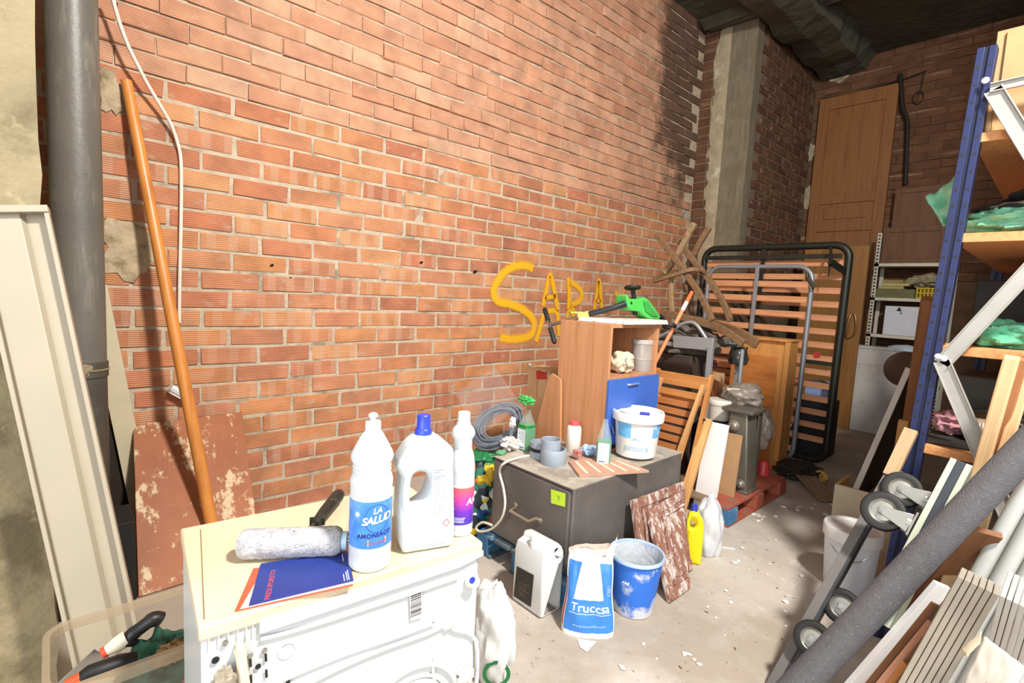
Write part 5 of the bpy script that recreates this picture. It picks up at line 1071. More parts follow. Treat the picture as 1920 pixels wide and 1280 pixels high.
# ------------------------------------------------------------------ dark wooden chairs, upside down on the heap
m_old = wood('#75573a', '#4c3420', .7, sc=(1.2, 14, 14)); m_oldl = wood('#8f7553', '#694f34', .75)
t = thing('broken_chair', 'old broken wooden chair upturned on the heap, nearer one', 'chair', PX(1300, 660, 3.55), 'upturned broken chairs')
t2 = thing('broken_chair', 'old broken wooden chair upturned on the heap, behind the nearer one', 'chair', PX(1340, 655, 3.8), 'upturned broken chairs')
def curved(name, pts, w_, th, m, par=None):
    P_ = smoothpoly([PX(x, y, X_) for x, y, X_ in pts], 5, False); b = MB(); n_ = len(P_)
    for i, p in enumerate(P_):
        d_ = (P_[min(i+1, n_-1)]-P_[max(i-1, 0)]).normalized(); s_ = V((1, 0, 0)); s_ = (s_-d_*s_.dot(d_)).normalized(); u_ = d_.cross(s_)
        b.v += [p+u_*w_/2+s_*th/2, p-u_*w_/2+s_*th/2, p-u_*w_/2-s_*th/2, p+u_*w_/2-s_*th/2]
    for i in range(n_-1):
        for k in range(4): a = i*4+k; c_ = i*4+(k+1) % 4; b.f.append((a, c_, c_+4, a+4))
    b.f += [(3, 2, 1, 0), tuple(len(b.v)-4+k for k in range(4))]
    return obj(name, b, m, par or t, bevel=.004, ang=50)
curved('back_leg', ((1231, 439, 3.55), (1258, 474, 3.55), (1288, 515, 3.55), (1310, 548, 3.55), (1328, 582, 3.55), (1335, 601, 3.55)), .042, .035, m_old)
curved('back_leg', ((1268, 446, 3.75), (1300, 488, 3.75), (1330, 525, 3.75), (1352, 560, 3.75), (1366, 590, 3.75), (1369, 603, 3.75)), .042, .035, m_old, t2)
curved('leg', ((1302, 418, 3.62), (1284, 452, 3.62), (1266, 485, 3.62), (1246, 512, 3.62)), .042, .035, m_oldl)
curved('leg', ((1330, 426, 3.8), (1312, 456, 3.8), (1290, 498, 3.8)), .042, .035, m_old, t2)
curved('seat_rail', ((1226, 527, 3.5), (1262, 516, 3.5), (1300, 505, 3.55), (1322, 512, 3.7)), .03, .03, m_old)
curved('seat_rail', ((1225, 521, 3.7), (1270, 508, 3.6)), .028, .03, m_oldl, t2)
curved('spindle', ((1258, 522, 3.55), (1259, 560, 3.55), (1261, 592, 3.55)), .032, .028, m_oldl)
curved('spindle', ((1284, 532, 3.65), (1287, 560, 3.65), (1291, 598, 3.65)), .03, .028, m_old, t2)
curved('stretcher', ((1265, 549, 3.6), (1290, 550, 3.6)), .018, .02, m_oldl)
curved('top_rail', ((1240, 585, 3.5), (1290, 597, 3.5), (1330, 608, 3.5), (1362, 622, 3.45), (1394, 644, 3.42)), .052, .034, m_old)
curved('top_rail', ((1300, 600, 3.72), (1350, 612, 3.68), (1385, 624, 3.6), (1420, 645, 3.55)), .07, .034, m_old, t2)
tag(obj('grey_rags', MB().blob((3.7, 1.98, 1.12), (.22, .22, .12), .35, 2.4, 97, 30, 20), mat('#5b5348', .85, var=.3, vs=10)), 'dark dusty rags under the upturned chairs', 'rags')
tag(obj('old_trunk', MB().bb(3.52, 3.88, 1.86, 2.22, 0, 1.02), mat('#3b2f26', .8, var=.2), bevel=.006), 'dark old trunk under the heap of chairs', 'trunk')
# ------------------------------------------------------------------ floor bits
c = PZ(1430, 889, .13); tag(obj('red_cup', MB().lathe([(.045, 0), (.048, .004), (.036, .105), (.032, .11), (0, .11)], 24, Matrix.Translation(c)), mat('#c8403c', .4, var=.08)), 'upturned red plastic cup on the red pallet', 'cup')
tag(plank('loose_board', PZ(1552, 938, .02), PX(1506, 886, 4.55), (0, 1, 0), .14, .015, wood('#8a745c', '#6b5642', .8)), 'short grey-brown board lying aslant on the floor', 'board')
tag(obj('black_bag', MB().blob(PZ(1512, 905, 0)+V((.1, .1, .05)), (.2, .16, .08), .3, 2.5, 101, 26, 16, .002), mat('#23211e', .6, var=.2)), 'dark bag on the floor under the bed bases', 'bag')
c = PZ(1533, 897, .03); tag(obj('yellow_glove', MB().blob(c+V((0, 0, .02)), (.06, .06, .045), .4, 2.5, 102, 22, 14), mat('#c9a24a', .8, var=.2)), 'crumpled yellow glove on the floor beside the beds', 'glove')
c = PZ(1515, 898, .02); tag(obj('blue_rag', MB().blob(c+V((0, 0, .01)), (.05, .06, .03), .4, 2.5, 103, 22, 14), mat('#7f97bd', .8, var=.25)), 'small blue rag beside the yellow glove', 'rag')
random.seed(21); b = MB()
for (px_, py_, n_, sp_x, sp_y) in ((1420, 965, 10, 30, 6), (1385, 958, 3, 6, 4), (1490, 950, 8, 40, 10), (1565, 955, 8, 14, 12), (1440, 975, 6, 30, 8), (1400, 1050, 10, 90, 60), (1200, 1230, 10, 200, 40), (960, 1130, 6, 40, 40), (1480, 1150, 8, 40, 60), (1330, 1120, 8, 60, 60)):
    for k in range(n_):
        p = PZ(px_+random.gauss(0, sp_x/2), min(1270, py_+random.gauss(0, sp_y/2)), 0); r_ = random.uniform(.004, .018)
        if 1.5 < p.x < 2.7 and p.y > 1.05: continue
        b.blob(p+V((0, 0, r_*.3)), (r_, r_*random.uniform(.6, 1.4), r_*.4), .4, 2.2, k+px_, 8, 5)
o = obj('plaster_chips', b, mat('#d9d2c8', .95, var=.12)); tag(o, 'scattered white plaster chips on the concrete floor', 'debris', kind='stuff')
random.seed(22); b = MB()
for k in range(34):
    p = PZ(random.uniform(930, 1500), random.uniform(960, 1270), 0); a = random.uniform(0, 6.3); L_ = random.uniform(.004, .018)
    if 1.5 < p.x < 2.75 and p.y > 1.0: continue
    b.bar(p+V((0, 0, .003)), p+V((L_*math.cos(a), L_*math.sin(a), .004)), (math.sin(a), -math.cos(a), 0), .003, .002)
tag(obj('splinters', b, mat('#7a4f38', .9, var=.2)), 'fine brown wood splinters and grit on the floor', 'debris', kind='stuff')
tag(obj('white_wire', MB().tube([PZ(1340, 1024, .004), PZ(1378, 1029, .004)], .005, 6), m_plw), 'short white wire end on the floor by the clear bag', 'wire')
# ------------------------------------------------------------------ far end
Xa = 7.08; ya_, yb_ = PX(1694, 650, Xa).y, PX(1557, 797, Xa).y
t = thing('white_appliance', 'large white appliance standing against the back', 'appliance', (Xa+.1, (ya_+yb_)/2, 0)); m_app = mat('#c9c6c2', .5, var=.07, vs=4, c2='#a89f92', thr=.62, s2=3, soft=.12)
obj('body', MB().bb(Xa, Xa+.24, ya_, yb_, .0, .985), m_app, t, bevel=.008); obj('top', MB().bb(Xa-.006, Xa+.245, ya_-.004, yb_+.004, .985, 1.015), m_app, t, bevel=.006)
obj('seam', MB().bb(Xa-.002, Xa, ya_, yb_, .80, .804), mat('#9b968c', .6), t)
tag(obj('pale_blue_lid', MB().blob(PX(1690, 655, Xa-.02)+V((.1, 0, -.01)), (.1, .16, .06), .1, 2, 5), mat('#b9c6d2', .4, var=.06)), 'pale blue rounded lid on the white appliance', 'basin')  # a rounded lid resting on the appliance
# steel shelving at the back
Xs = 7.36; ys0, ys1 = .95, PX(1634, 540, Xs).y
t = thing('steel_shelving', 'white slotted-angle steel shelving at the back wall', 'shelving', (Xs+.15, (ys0+ys1)/2, 0)); m_ang = mat('#cfcab8', .5, .2, var=.08)
for y in (ys0, ys1):
    for x in (Xs, Xs+.3):
        u_ = obj('upright', MB().bb(x, x+.003, y-.045, y, 0, 2.36).bb(x, x+.035, y-.003, y, 0, 2.36), m_ang, t)
        if x == Xs:
            b = MB()
            for k in range(56): b.bb(x-.0015, x, y-.032, y-.013, .12+k*.04, .14+k*.04)
            obj('slots', b, m_blk, u_)['kind'] = 'stuff'
for z in (2.0, 1.595, 1.155, .6): obj('shelf', MB().bb(Xs, Xs+.3, ys0-.02, ys1-.003, z-.035, z), m_ang, t)
def box(name, label, cat, x0, x1, y0, y1, z0, z1, m, bv=.003): return tag(obj(name, MB().bb(x0, x1, y0, y1, z0, z1), m, bevel=bv), label, cat)
yk = lambda px_, py_=560: PX(px_, py_, Xs).y
box('green_crate', 'dull green box on the middle steel shelf', 'box', Xs+.02, Xs+.27, yk(1713), yk(1636), 1.596, 1.70, mat('#6b6a44', .7, var=.15))
for k, (p0_, p1_) in enumerate(((1644, 1690), (1648, 1700), (1650, 1688))): box('paper_stack', 'yellowed paper bundle on green box, %s in its pile' % ('lowest', 'second', 'topmost')[k], 'paper', Xs+.03, Xs+.24, yk(p1_), yk(p0_), 1.701+k*.036, 1.701+k*.036+.033, mat(('#b3a066', '#c2b078', '#9a8a55')[k], .8, var=.12))
t = thing('yellow_crate', 'yellow slatted plastic crate on the middle steel shelf', 'crate', (Xs+.12, yk(1735), 1.596))
ycr0, ycr1 = yk(1760), yk(1717); obj('inner', MB().bb(Xs+.03, Xs+.24, ycr0+.01, ycr1-.01, 1.597, 1.71), mat('#6b5a14', .7), t)
for k in range(7): y = ycr0+(ycr1-ycr0)*k/6; plank('slat', (Xs+.02, y, 1.597), (Xs+.02, y, 1.72), (0, 1, 0), .016, .012, mat('#c9ab1e', .6), t)
for z in (1.605, 1.66, 1.715): plank('rim', (Xs+.018, ycr0, z), (Xs+.018, ycr1, z), (0, 0, 1), .014, .014, mat('#c9ab1e', .6), t)
tag(obj('clear_bag', MB().blob((Xs+.14, yk(1730), 1.80), (.1, .16, .075), .35, 2.6, 111, 28, 18), mat('#a39a7a', .4, var=.3, vs=14, alpha=.8)), 'bag of dusty clear plastic above the yellow crate', 'bag')
t = thing('white_box', 'white box with small black mark on lower steel shelf', 'box', (Xs+.12, yk(1697, 600), 1.156)); y0_, y1_ = yk(1752, 600), yk(1657, 600)
obj('carton', MB().bb(Xs+.0, Xs+.26, y0_, y1_, 1.157, 1.50), mat('#d3d6de', .55, var=.05), t, bevel=.004)
q = PX(1686, 580, Xs-.002); obj('black_mark', MB().prism([q+V((0, .025, -.02)), q+V((0, -.025, -.02)), q+V((0, -.005, .025)), q+V((0, .005, .025))], (-.001, 0, 0)), m_blk, t)
obj('grey_mark', MB().bb(Xs-.002, Xs, q.y-.03, q.y-.01, q.z-.055, q.z-.03), mat('#7d828c', .6), t)
# brown boards and door behind the shelving
leaf = tag(obj('brown_door_leaf', MB().bb(7.00, 7.04, PX(1619, 560, 7.0).y, PX(1500, 560, 7.0).y, 0, PX(1560, 462, 7.0).z), wood('#936733', '#794f24', .5, sc=(12, 12, .9)), bevel=.004), 'light brown wooden door leaf leaning left of the shelving', 'door leaf')
q = PX(1596, 611, 6.99); obj('pull_handle', MB().tube(smoothpoly([q+V((0, .03, -.15)), q+V((-.03, .035, -.05)), q+V((-.03, .02, .10)), q+V((0, -.01, .15)), q+V((-.01, -.045, .05)), q+V((0, -.035, -.1))], 5), .011, 8, True), mat('#8a6a40', .4, .4, var=.1), leaf)
m_dk = wood('#6b4526', '#4f3018', .55, sc=(12, 12, .9))
def pframe(label, x, px0_, px1_, py0_, py1_, gp):
    a_, b_ = PX(px0_, py1_, x), PX(px1_, py0_, x); y0, y1, z0, z1 = b_.y, a_.y, 2.001, b_.z
    t = thing('cupboard_door', label, 'door leaf', (x, (y0+y1)/2, z0), gp)
    obj('panel', MB().bb(x, x+.02, y0, y1, z0, z1), m_dk, t)
    for q_ in ((y0, y0+.06, z0, z1), (y1-.06, y1, z0, z1), (y0+.06, y1-.06, z0, z0+.06), (y0+.06, y1-.06, z1-.06, z1)): obj('frame', MB().bb(x-.012, x, q_[0], q_[1], q_[2], q_[3]), m_dk, t, bevel=.002)
    return t
pframe('dark brown panelled cupboard door beneath the hanging black cable', 7.55, 1672, 1778, 345, 424, 'dark cupboard doors')
pframe('dark brown panelled cupboard door just above the steel shelving', 7.42, 1650, 1780, 421, 492, 'dark cupboard doors')
# ------------------------------------------------------------------ blue shelving rack on the right
Xr = 2.65; m_rk = mat('#262e56', .4, .25, var=.08, vs=6); m_rkd = mat('#171c38', .5, .25, var=.1); m_br = mat('#a8a59d', .42, .3, var=.06); m_chip = wood('#cf8f5a', '#b0713d', .7, sc=(6, 6, 6), scale=8)
t = thing('shelving_rack', 'blue perforated steel rack with white braces and chipboard shelves', 'rack', (3.5, .05, 0))
def yl(z): return .438-.0385*z
def post(x, off, holes):
    A_, B_ = V((x, yl(0)-.0285+off, 0)), V((x, yl(2.44)-.0285+off, 2.44))
    p = plank('post', A_+V((.028, 0, 0)), B_+V((.028, 0, 0)), (0, 1, 0), .057, .05, m_rkd, t)
    for s_ in (1, -1): plank('flange', A_+V((0, s_*.0175, 0)), B_+V((0, s_*.0175, 0)), (0, 1, 0), .022, .008, m_rk, p)
    if holes:
        b = MB(); k = 0; z = .08
        while z < 2.42:
            for s_ in (1, -1):
                c = V((x-.0042, yl(z)-.0285+off+s_*.0175, z)); b.lathe([(.0058, 0), (.0058, .0006)], 10, mx(c, V((0, 1, 0)), V((0, 0, 1)), V((-1, 0, 0))))
            z += .0655
        obj('holes', b, m_blk, p)['kind'] = 'stuff'
post(Xr, 0, True); post(Xr, -.62, True); post(4.5, 0, False); post(4.5, -.62, False)
ZS = [.885, 1.30, 1.745, 2.125]
for z in ZS:
    o = obj('shelf', MB().bb(Xr+.012, 4.55, yl(z)-.66, yl(z)-.035, z-.036, z), m_chip, t, bevel=.002)
Xb = Xr-.012
def brace(a, b_, w_=.05):
    A_, B_ = PX(*a, Xb), PX(*b_, Xb); B_ = A_+(B_-A_)*((A_.y+.235)/(A_.y-B_.y)); d_ = (B_-A_).normalized(); s_ = V((1, 0, 0)).cross(d_)
    o = plank('brace', A_, B_, s_, w_, .006, m_br, t); plank('brace_lip', A_+s_*(w_/2)+V((-.006, 0, 0)), B_+s_*(w_/2)+V((-.006, 0, 0)), s_, .005, .014, m_br, o); plank('brace_lip', A_-s_*(w_/2)+V((-.006, 0, 0)), B_-s_*(w_/2)+V((-.006, 0, 0)), s_, .005, .014, m_br, o)
brace((1766, 682), (1962, 472)); brace((1766, 676), (1848, 868)); brace((1862, 168), (1975, 352)); brace((1856, 166), (1965, 142), .03)
for x, y in ((1848, 151), (1759, 668), (1770, 672)): obj('bolt', MB().lathe([(.012, 0), (.012, .004), (.006, .008), (0, .008)], 12, mx(PX(x, y, Xb-.008), V((0, 1, 0)), V((0, 0, 1)), V((-1, 0, 0)))), m_plw, t)
# on the rack
yb2 = PX(1853, 200, 2.72).y; zt2 = PX(1875, 62, 2.72).z; zm = PX(1875, 162, 2.72).z
t = thing('top_carton', 'open brown carton on the highest rack shelf', 'carton', (3.0, yb2-.2, ZS[3])); obj('carton', MB().bb(2.70, 3.15, yb2-.42, yb2, ZS[3]+.001, zt2), mat('#a8845c', .85, var=.08, vs=10), t, bevel=.003); obj('flap', MB().bb(2.69, 2.70, yb2-.42, yb2-.03, zm, zt2-.01), mat('#a8845c', .85, var=.08, vs=10), t); obj('tape', MB().bb(2.697, 2.70, yb2-.05, yb2-.02, ZS[3]+.01, zm), mat('#b98f5f', .5), t)
tag(obj('black_cloth', MB().blob((2.95, .06, 1.86), (.2, .24, .075), .3, 2.4, 121, 34, 20, 1.83), mat('#26211d', .85, var=.25, vs=14)), 'black cloth heap over the green tarpaulin on rack', 'cloth')
t = thing('green_tarpaulin', 'pale green tarpaulin spilling off the upper rack shelf', 'tarpaulin', (2.9, .1, ZS[2])); m_tarp = mat('#7fc4a2', .5, var=.16, vs=7, c2='#a8dcc0', thr=.6, s2=6)
obj('folded_sheet', MB().blob((2.93, .07, 1.80), (.24, .28, .075), .22, 3.0, 122, 40, 22, 1.747), m_tarp, t)
ta, tb, tc_, td = PX(1735, 368, 2.84), PX(1800, 330, 2.80), PX(1812, 424, 2.78), PX(1768, 425, 2.82)
obj('hanging_corner', MB().grid(lambda u, v: (ta.lerp(tb, u)).lerp(td.lerp(tc_, u), v)+V((.035*noise.noise(V((u*4, v*4, 1)))+.03*math.sin(u*5), 0, .012*noise.noise(V((u*5, v*3, 6))))), 14, 12), m_tarp, t, solid=.003)
tag(obj('green_bag', MB().blob((2.92, .18, 1.345), (.14, .11, .065), .22, 2.5, 123, 30, 18, 1.302), mat('#5fae86', .35, var=.2, vs=9)), 'shiny green plastic bag on the middle rack shelf', 'bag')
tag(obj('black_sack', MB().blob((2.98, -.06, 1.43), (.17, .12, .13), .2, 2.2, 124, 30, 20, 1.302), mat('#191817', .5, var=.2)), 'black rubbish sack on the middle rack shelf', 'sack')
tag(obj('dark_tray', MB().bb(2.70, 3.05, -.22, .36, ZS[0]+.001, ZS[0]+.03), mat('#2b2926', .5, var=.2), bevel=.006), 'flat black tray on the lowest rack shelf', 'tray')
zs = ZS[0]+.031
tag(obj('glass_bowl', MB().lathe([(.02, 0), (.045, .012), (.055, .05), (.045, .085), (.03, .095)], 24, Matrix.Translation((2.78, .20, zs))), mat('#b9a48c', .1, .5, var=.1)), 'shiny round glass jar in the black tray', 'jar')
tag(obj('pink_rag', MB().blob((2.83, .30, zs+.05), (.06, .05, .045), .35, 2.5, 126, 22, 14), mat('#a9777c', .8, var=.2)), 'faded pink rag in the black tray', 'rag')
tag(obj('brown_junk', MB().blob((2.95, .08, zs+.07), (.12, .12, .075), .45, 2.8, 127, 30, 18), mat('#5b432c', .7, var=.35, vs=14)), 'brown tangle of hardware on the lowest rack shelf', 'hardware')
tag(obj('dark_pan', MB().lathe([(.09, 0), (.11, .03), (.112, .045), (.106, .045), (.085, .01), (0, .008)], 28, Matrix.Translation((3.0, .25, zs+.02))), mat('#3a3a38', .4, .5, var=.15)), 'dark metal pan at the back of the black tray', 'pan')
t = thing('wire_tangle', 'tangle of dark wires on the lowest rack shelf', 'wires', (2.8, .12, zs)); random.seed(9)
for k in range(5):
    c0 = V((2.80+.02*k, .14, zs+.09)); obj('wire', MB().tube(smoothpoly([c0+V((random.uniform(-.06, .06), random.uniform(-.13, .13), random.uniform(-.05, .07))) for i in range(6)], 4), .0035, 6, True), mat('#2a2a2c' if k % 2 else '#6d7076', .5, var=0), t)
tag(obj('grey_toolbox', MB().bb(3.2, 3.6, -.2, .33, ZS[0]+.001, ZS[0]+.26), mat('#3a372f', .6, var=.2), bevel=.01), 'dark grey toolbox deep on the lowest rack shelf', 'toolbox')
tag(obj('dark_crate', MB().bb(3.3, 3.75, -.25, .32, ZS[1]+.001, ZS[1]+.3), mat('#24221e', .7, var=.2), bevel=.008), 'dark crate deep on the middle rack shelf', 'crate')
tag(obj('dark_drum', MB().lathe([(.17, 0), (.18, .01), (.18, .42), (.17, .43), (0, .43)], 28, Matrix.Translation((3.05, .1, .001))), mat('#1d2026', .5, var=.15)), 'black drum standing under the lowest rack shelf', 'drum')
# ------------------------------------------------------------------ leaning beyond the rack
A_, B_ = PZ(1590, 950, .0), PX(1704, 690, 4.45); t = thing('long_board', 'dark board with white front edge leaning toward the rack', 'board', A_)
o_ = V((.41, 0, 0)); plank('board', A_+o_, B_+o_, (1, 0, 0), .8, .03, mat('#4a3a28', .7, var=.2), t); plank('white_edge', A_, B_, (1, 0, 0), .022, .036, mat('#e4ddd0', .5, var=.04), t)
c = PX(1697, 692, 5.35); t = thing('round_stool', 'round brown stool seat behind the white-edged board', 'stool', (c.x, c.y, 0))
obj('seat', MB().lathe([(.0, -.02), (.145, -.02), (.15, -.01), (.15, .012), (.14, .02), (0, .022)], 36, mx(c, V((0, 1, 0)), V((.25, 0, .97)), V((-.97, 0, .25))), caps=False), mat('#5f4635', .7, var=.15, vs=6), t); obj('leg', MB().tube([V((c.x+.08, c.y, 0)), c+V((.03, 0, 0))], .03, 12), mat('#5c564e', .5, .3), t)
tag(plank('brown_post', PZ(1678, 960, 0), PX(1742, 560, 3.45), (0, 1, 0), .065, .05, wood('#8a5a34', '#6a3f20', .6)), 'reddish brown wooden post beside the blue rack post', 'post')
tag(plank('short_batten', PZ(1668, 960, 0), PX(1694, 790, 3.9), (0, 1, 0), .05, .03, m_oakl), 'short pale batten in the shadow behind brown post', 'batten')
# beige tray-like drawer on the floor
q = PZ(1556, 986, 0); m_tray = mat('#cfc0a4', .7, var=.07)
t = thing('open_drawer', 'beige open drawer standing on the floor behind white bucket', 'drawer', (q.x+.1, q.y-.15, 0)); z1_ = PX(1559, 905, q.x).z
obj('front', MB().bb(q.x, q.x+.018, q.y-.36, q.y, 0, z1_), m_tray, t, bevel=.002); obj('side', MB().bb(q.x+.018, q.x+.3, q.y-.016, q.y, 0, z1_), m_oakl, t, bevel=.002); obj('side', MB().bb(q.x+.018, q.x+.3, q.y-.36, q.y-.344, 0, z1_), m_tray, t); obj('bottom', MB().bb(q.x-.12, q.x, q.y-.36, q.y-.02, 0, .02), m_tray, t)
c = PZ(1588, 1112, 0); c.x += .07; c.y += .02
t = thing('white_bucket', 'white plastic bucket with lid behind the leaning channel', 'bucket', c); M_ = Matrix.Translation(c); m_wb = mat('#d5dae2', .4, var=.05)
obj('pail', MB().lathe([(.098, 0), (.105, .004), (.122, .27)], 40, M_), m_wb, t); obj('lid', MB().lathe([(.126, .262), (.131, .267), (.132, .318), (.128, .326), (.120, .322), (.115, .312), (0, .312)], 40, M_), mat('#dcdcd8', .45, var=.06), t)
d, rx = frame_at(c); obj('warning_mark', bent(shape2d([[(-.02, 0), (.02, 0), (0, .055)], [(-.015, .003), (.015, .003), (0, .046)]], .0004), c, .1165, .12, -.35), mat('#9aa0a8', .6, var=0), t)
obj('wire_handle', MB().tube(smoothpoly([c+V((0, 0, .3))-rx*.133, c-d*.10-rx*.07+V((0, 0, .22)), c-d*.135+V((0, 0, .19)), c-d*.10+rx*.07+V((0, 0, .22)), c+V((0, 0, .3))+rx*.133], 5, False), .0025, 6), m_steel, t)
tag(obj('brown_carton', MB().bb(3.05, 3.45, .18, .42, .0, .30), mat('#8a6a46', .85, var=.12), bevel=.003), 'brown carton on the floor right behind the white bucket', 'carton')
# grey steel channel leaning on the rack post
A_, B_ = PZ(1440, 1300, .0), PX(1668, 893, 2.50); d_ = (B_-A_).normalized(); t = thing('steel_channel', 'long grey steel channel leaning from the floor to the rack', 'channel', A_)
o_ = V((.07, 0, 0)); plank('front_flange', A_, B_, (0, 1, 0), .042, .010, mat('#6f6b68', .45, .3, var=.08), t)
s_ = (V((0, 1, 0))-d_*d_.y).normalized(); plank('web', A_+o_-s_*.016, B_+o_-s_*.016, (1, 0, 0), .13, .008, mat('#2b2e33', .5, .3, var=.12), t); plank('back_flange', A_+o_*2, B_+o_*2, (0, 1, 0), .042, .008, mat('#5a5b5c', .5, .3), t)
C_ = PX(1709, 806, 2.60); plank('pale_end', B_+(C_-B_).normalized()*.002, C_, (0, 1, 0), .046, .03, wood('#ab916d', '#8f7450', .7), t)
# dolly with four castors, on its side
w1, w2, w3, w4 = PX(1656, 958, 2.26), PX(1691, 918, 2.46), PX(1524, 1198, 2.02), PX(1579, 1137, 2.22)
dl = ((w1-w3)+(w2-w4)).normalized(); ds = (w2-w1).normalized(); ds = (ds-dl*ds.dot(dl)).normalized(); dnn = dl.cross(ds); dnn = dnn if dnn.y > 0 else -dnn
bc = (w1+w2+w3+w4)/4-dnn*.135; t = thing('furniture_dolly', 'furniture dolly with four black castors standing on edge', 'dolly', PZ(1585, 1262, 0))
m_pg = mat('#a9b09c', .6, var=.08); m_dk2 = mat('#1f2430', .5, var=.1); Ld, Wd_ = (w1-w3).length/2+.19, (w2-w1).length+.13
for k, (mm, th) in enumerate(((m_pg, .018), (m_dk2, .024), (m_pg, .018))): q = bc-dnn*(.0215*k-.0215); plank('deck_layer', q-dl*(Ld-.30), q+dl*Ld, ds, Wd_, th, mm, t)
m_tyre = mat('#191816', .6, var=.15); m_zinc = mat('#b4b2a8', .3, .75, var=.12)
ax_ = ds
for wc, rr__ in ((w1, .072), (w2, .070), (w3, .064), (w4, .066)):
    cs = wheel(wc, ax_, rr__, .034, t, m_tyre, m_zinc, 'castor_wheel')
    for s_ in (-1, 1):
        p_ = wc+ax_*s_*.022; q_ = wc-dnn*.085+ax_*s_*.024; obj('fork', MB().prism([p_+dnn*.012+dl*.012, p_+dnn*.012-dl*.012, q_-dl*.034, q_+dl*.034], ax_*.003*s_), m_zinc, cs, bevel=.001)
    q_ = wc-dnn*.092; obj('mount_plate', MB().bar(q_-dl*.045, q_+dl*.045, ax_, .075, .006), m_zinc, cs); obj('swivel', MB().tube([wc-dnn*.074, wc-dnn*.09], .03, 16), m_zinc, cs)
    obj('axle_nut', MB().tube([wc-ax_*.03, wc+ax_*.03], .009, 6), m_steel, cs)
# foam-lagged pipe
A_, B_ = PZ(1432, 1352, .06), PX(1948, 815, 2.38); t = thing('foam_pipe', 'thick grey foam-covered pipe leaning across the lower right', 'pipe', A_); dd_ = B_-A_
obj('foam_sleeve', MB().tube([A_+dd_*k/6 for k in range(7)], .047, 28), mat('#595759', .95, var=.10, vs=40, c2='#6d6b6d', thr=.62, s2=90, bump=.7, bs=220), t); obj('inner_pipe', MB().tube([A_-dd_*.01, A_+dd_*.001], .03, 16), m_pvc, t)
# white plastic tubes
def leaner(T, kx, ky, X): return PZ(T[0]+kx, T[1]+ky, 0), PX(T[0], T[1], X)
m_tubw = mat('#c9c9c5', .38, var=.04)
for k in range(5):
    T = (1925+k*31, 918+k*30); A_, B_ = PZ(T[0]-205, T[1]+372, .01), PX(T[0]+40, T[1]-72, 2.42-.03*k)
    t = thing('white_tube', 'white plastic conduit tube leaning at the right edge, %s from the left' % ('first', 'second', 'third', 'fourth', 'fifth')[k], 'tube', A_, 'white conduit tubes at the right edge')
    obj('tube', MB().tube([A_, B_], .028, 20, caps=False), m_tubw, t); obj('bore', MB().tube([A_, B_], .0255, 20, caps=False), mat('#b9b9b5', .5), t)
# pine and brown boards between rack and foam pipe
m_pine = wood('#d9b486', '#bd935f', .6); m_brw = wood('#a06a40', '#7d4d2a', .6)
for k, (x0_, y0_, x1_, y1_, X_, w_, m__, lb_) in enumerate(((1832, 900, 1898, 668, 2.44, .042, m_pine, 'pale pine board, leftmost of three leaning before the rack'), (1858, 868, 1916, 670, 2.46, .038, m_brw, 'brown board, middle of three leaning before the rack'), (1885, 838, 1945, 640, 2.48, .035, m_pine, 'pale pine board, rightmost of three leaning before the rack'))):
    T = PX(x1_, y1_, X_); kk_ = (1.5, 1.85, 2.15)[k]; A_ = PZ(x0_+(x0_-x1_)*kk_, y0_+(y0_-y1_)*kk_, 0)
    tag(plank('leaning_board', A_, T, (0, 1, 0), w_, .05, m__, bevel=.006), lb_, 'board', 'boards leaning before the rack')
T, A_ = PX(1850, 996, 2.36), PZ(1690, 1178, 0); tag(plank('brown_plank', A_, T, (.3, -1, 0), .085, .022, wood('#7f5232', '#5f3a20', .65)), 'dark brown plank between foam pipe and white tubes', 'plank')
T, A_ = PX(1768, 1096, 2.10), PZ(1560, 1333, 0); tag(plank('white_batten', A_, T, (1, -1, 0), .055, .02, mat('#e9e7e3', .45, var=.03)), 'white board lying just below the grey foam pipe', 'board')
T, A_ = PX(1766, 1138, 2.0), PZ(1560, 1390, 0); tag(plank('brown_lath', A_, T, (1, -1, 0), .06, .02, wood('#6b4426', '#4f2f18', .65)), 'dark brown lath below the white board', 'lath')
T, A_ = PX(1752, 1168, 1.94), PZ(1560, 1400, 0); tag(plank('pink_lath', A_, T, (1, -1, 0), .03, .02, wood('#b98468', '#9a674c', .65)), 'pinkish wooden lath above the flooring bundle', 'lath')
T, A_ = PX(1705, 1245, 1.9), PZ(1590, 1400, 0); tag(plank('orange_lath', A_, T, (1, -1, 0), .03, .02, m_oak), 'short orange lath at the bottom edge of frame', 'lath')
T, A_ = PX(1496, 1255, 2.0), PZ(1470, 1320, 0)
tag(plank('wood_offcut', PZ(1470, 1285, .01), PX(1500, 1252, 2.05), (1, -1, 0), .03, .02, m_brw), 'small brown offcut at the foot of the steel channel', 'offcut')
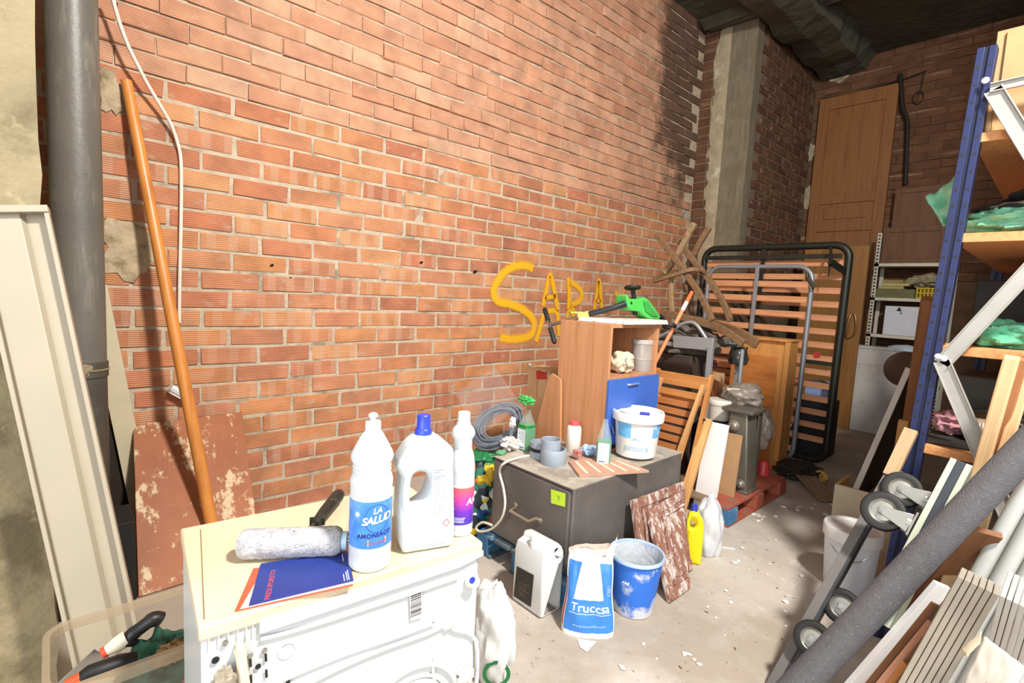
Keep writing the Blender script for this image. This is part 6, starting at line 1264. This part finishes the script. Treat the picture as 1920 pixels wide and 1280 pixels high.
# flooring bundles
m_fl = mat('#9c9384', .55, var=.10, vs=9); m_fl2 = mat('#aaa49a', .5, var=.08, vs=9)
def bundle(label, n_, T0, stp, ext, X_, w_, mm):
    t = None; tops = [PX(T0[0]+stp[0]*i, T0[1]+stp[1]*i, X_) for i in range(n_)]; bots = [PZ(T0[0]+stp[0]*i+ext[0], T0[1]+stp[1]*i+ext[1], .0) for i in range(n_)]
    bm = sum(bots, V())/n_; t = thing('flooring_bundle', label, 'flooring', (bm.x, bm.y, 0), 'bundles of flooring boards at lower right')
    ln = (tops[0]-bots[0]); st_ = (tops[-1]-tops[0])/(n_-1); th = (st_-ln.normalized()*st_.dot(ln.normalized())).length; side = st_.cross(ln)
    sn_ = side.normalized(); sn_ = sn_ if sn_.dot(tops[0]-CO) > 0 else -sn_
    for i in range(n_): A_ = bots[0]+st_*i; plank('board', A_+sn_*w_/2, A_+ln+sn_*w_/2, side, w_, th*.90, mm, t, bevel=.002)
    for f_ in (): A_ = bots[0]+ln*f_-st_*.5; b_ = MB().bar(A_+sn_*-.001, A_+st_*n_+sn_*-.001, ln, .035, .0015); obj('packing_tape', b_, mat('#b9b6b0', .25, var=.05), t)
    return t
bundle('bundle of grey laminate flooring boards leaning, left one', 6, (1802, 1082), (13.2, 6.2), (-210, 372), 1.86, .11, m_fl)
bundle('bundle of white laminate flooring boards, right one at frame edge', 6, (1880, 1118), (12.5, 6), (-105, 380), 1.66, .10, m_fl2)
pp = [PX(1846, 1192, 1.52), PX(1925, 1252, 1.50), PX(1880, 1330, 1.42), PX(1785, 1330, 1.44)]
t = thing('wrapping_paper', 'torn white printed paper wrapped over the flooring bundles', 'paper', pp[3]); pf = lambda u, v, o=0: pp[0].lerp(pp[1], u).lerp(pp[3].lerp(pp[2], u), v)+V((-.7, -.3, .6))*(.006*noise.noise(V((u*7, v*7, 3)))+o)
obj('sheet', MB().grid(pf, 16, 16), mat('#b3ac9e', .75, var=.08, vs=12), t, solid=.0015)
vf = text2d('S', 1); obj('lettering', mapped(vf, lambda p: pf(.42+p.y*.16, .92-p.x*.3-.1, .004)), mat('#4a463f', .6, var=0), t)
b = MB()
for k in range(5): b.add([pf(.42+.05*k, .55, .004), pf(.42+.05*k, .85, .004), pf(.435+.05*k, .85, .004), pf(.435+.05*k, .55, .004)], [(0, 1, 2, 3)])
obj('small_print', b, mat('#a39e94', .6, var=0), t)['kind'] = 'stuff'
obj('torn_corner', MB().grid(lambda u, v: PX(1800, 1218, 1.60).lerp(PX(1842, 1182, 1.60), u).lerp(PX(1812, 1232, 1.58).lerp(PX(1838, 1206, 1.60), u), v)+V((0, 0, .006*noise.noise(V((u*6, v*6, 8))))), 8, 6), mat('#d6c8ad', .75, var=.1), t, solid=.0015)
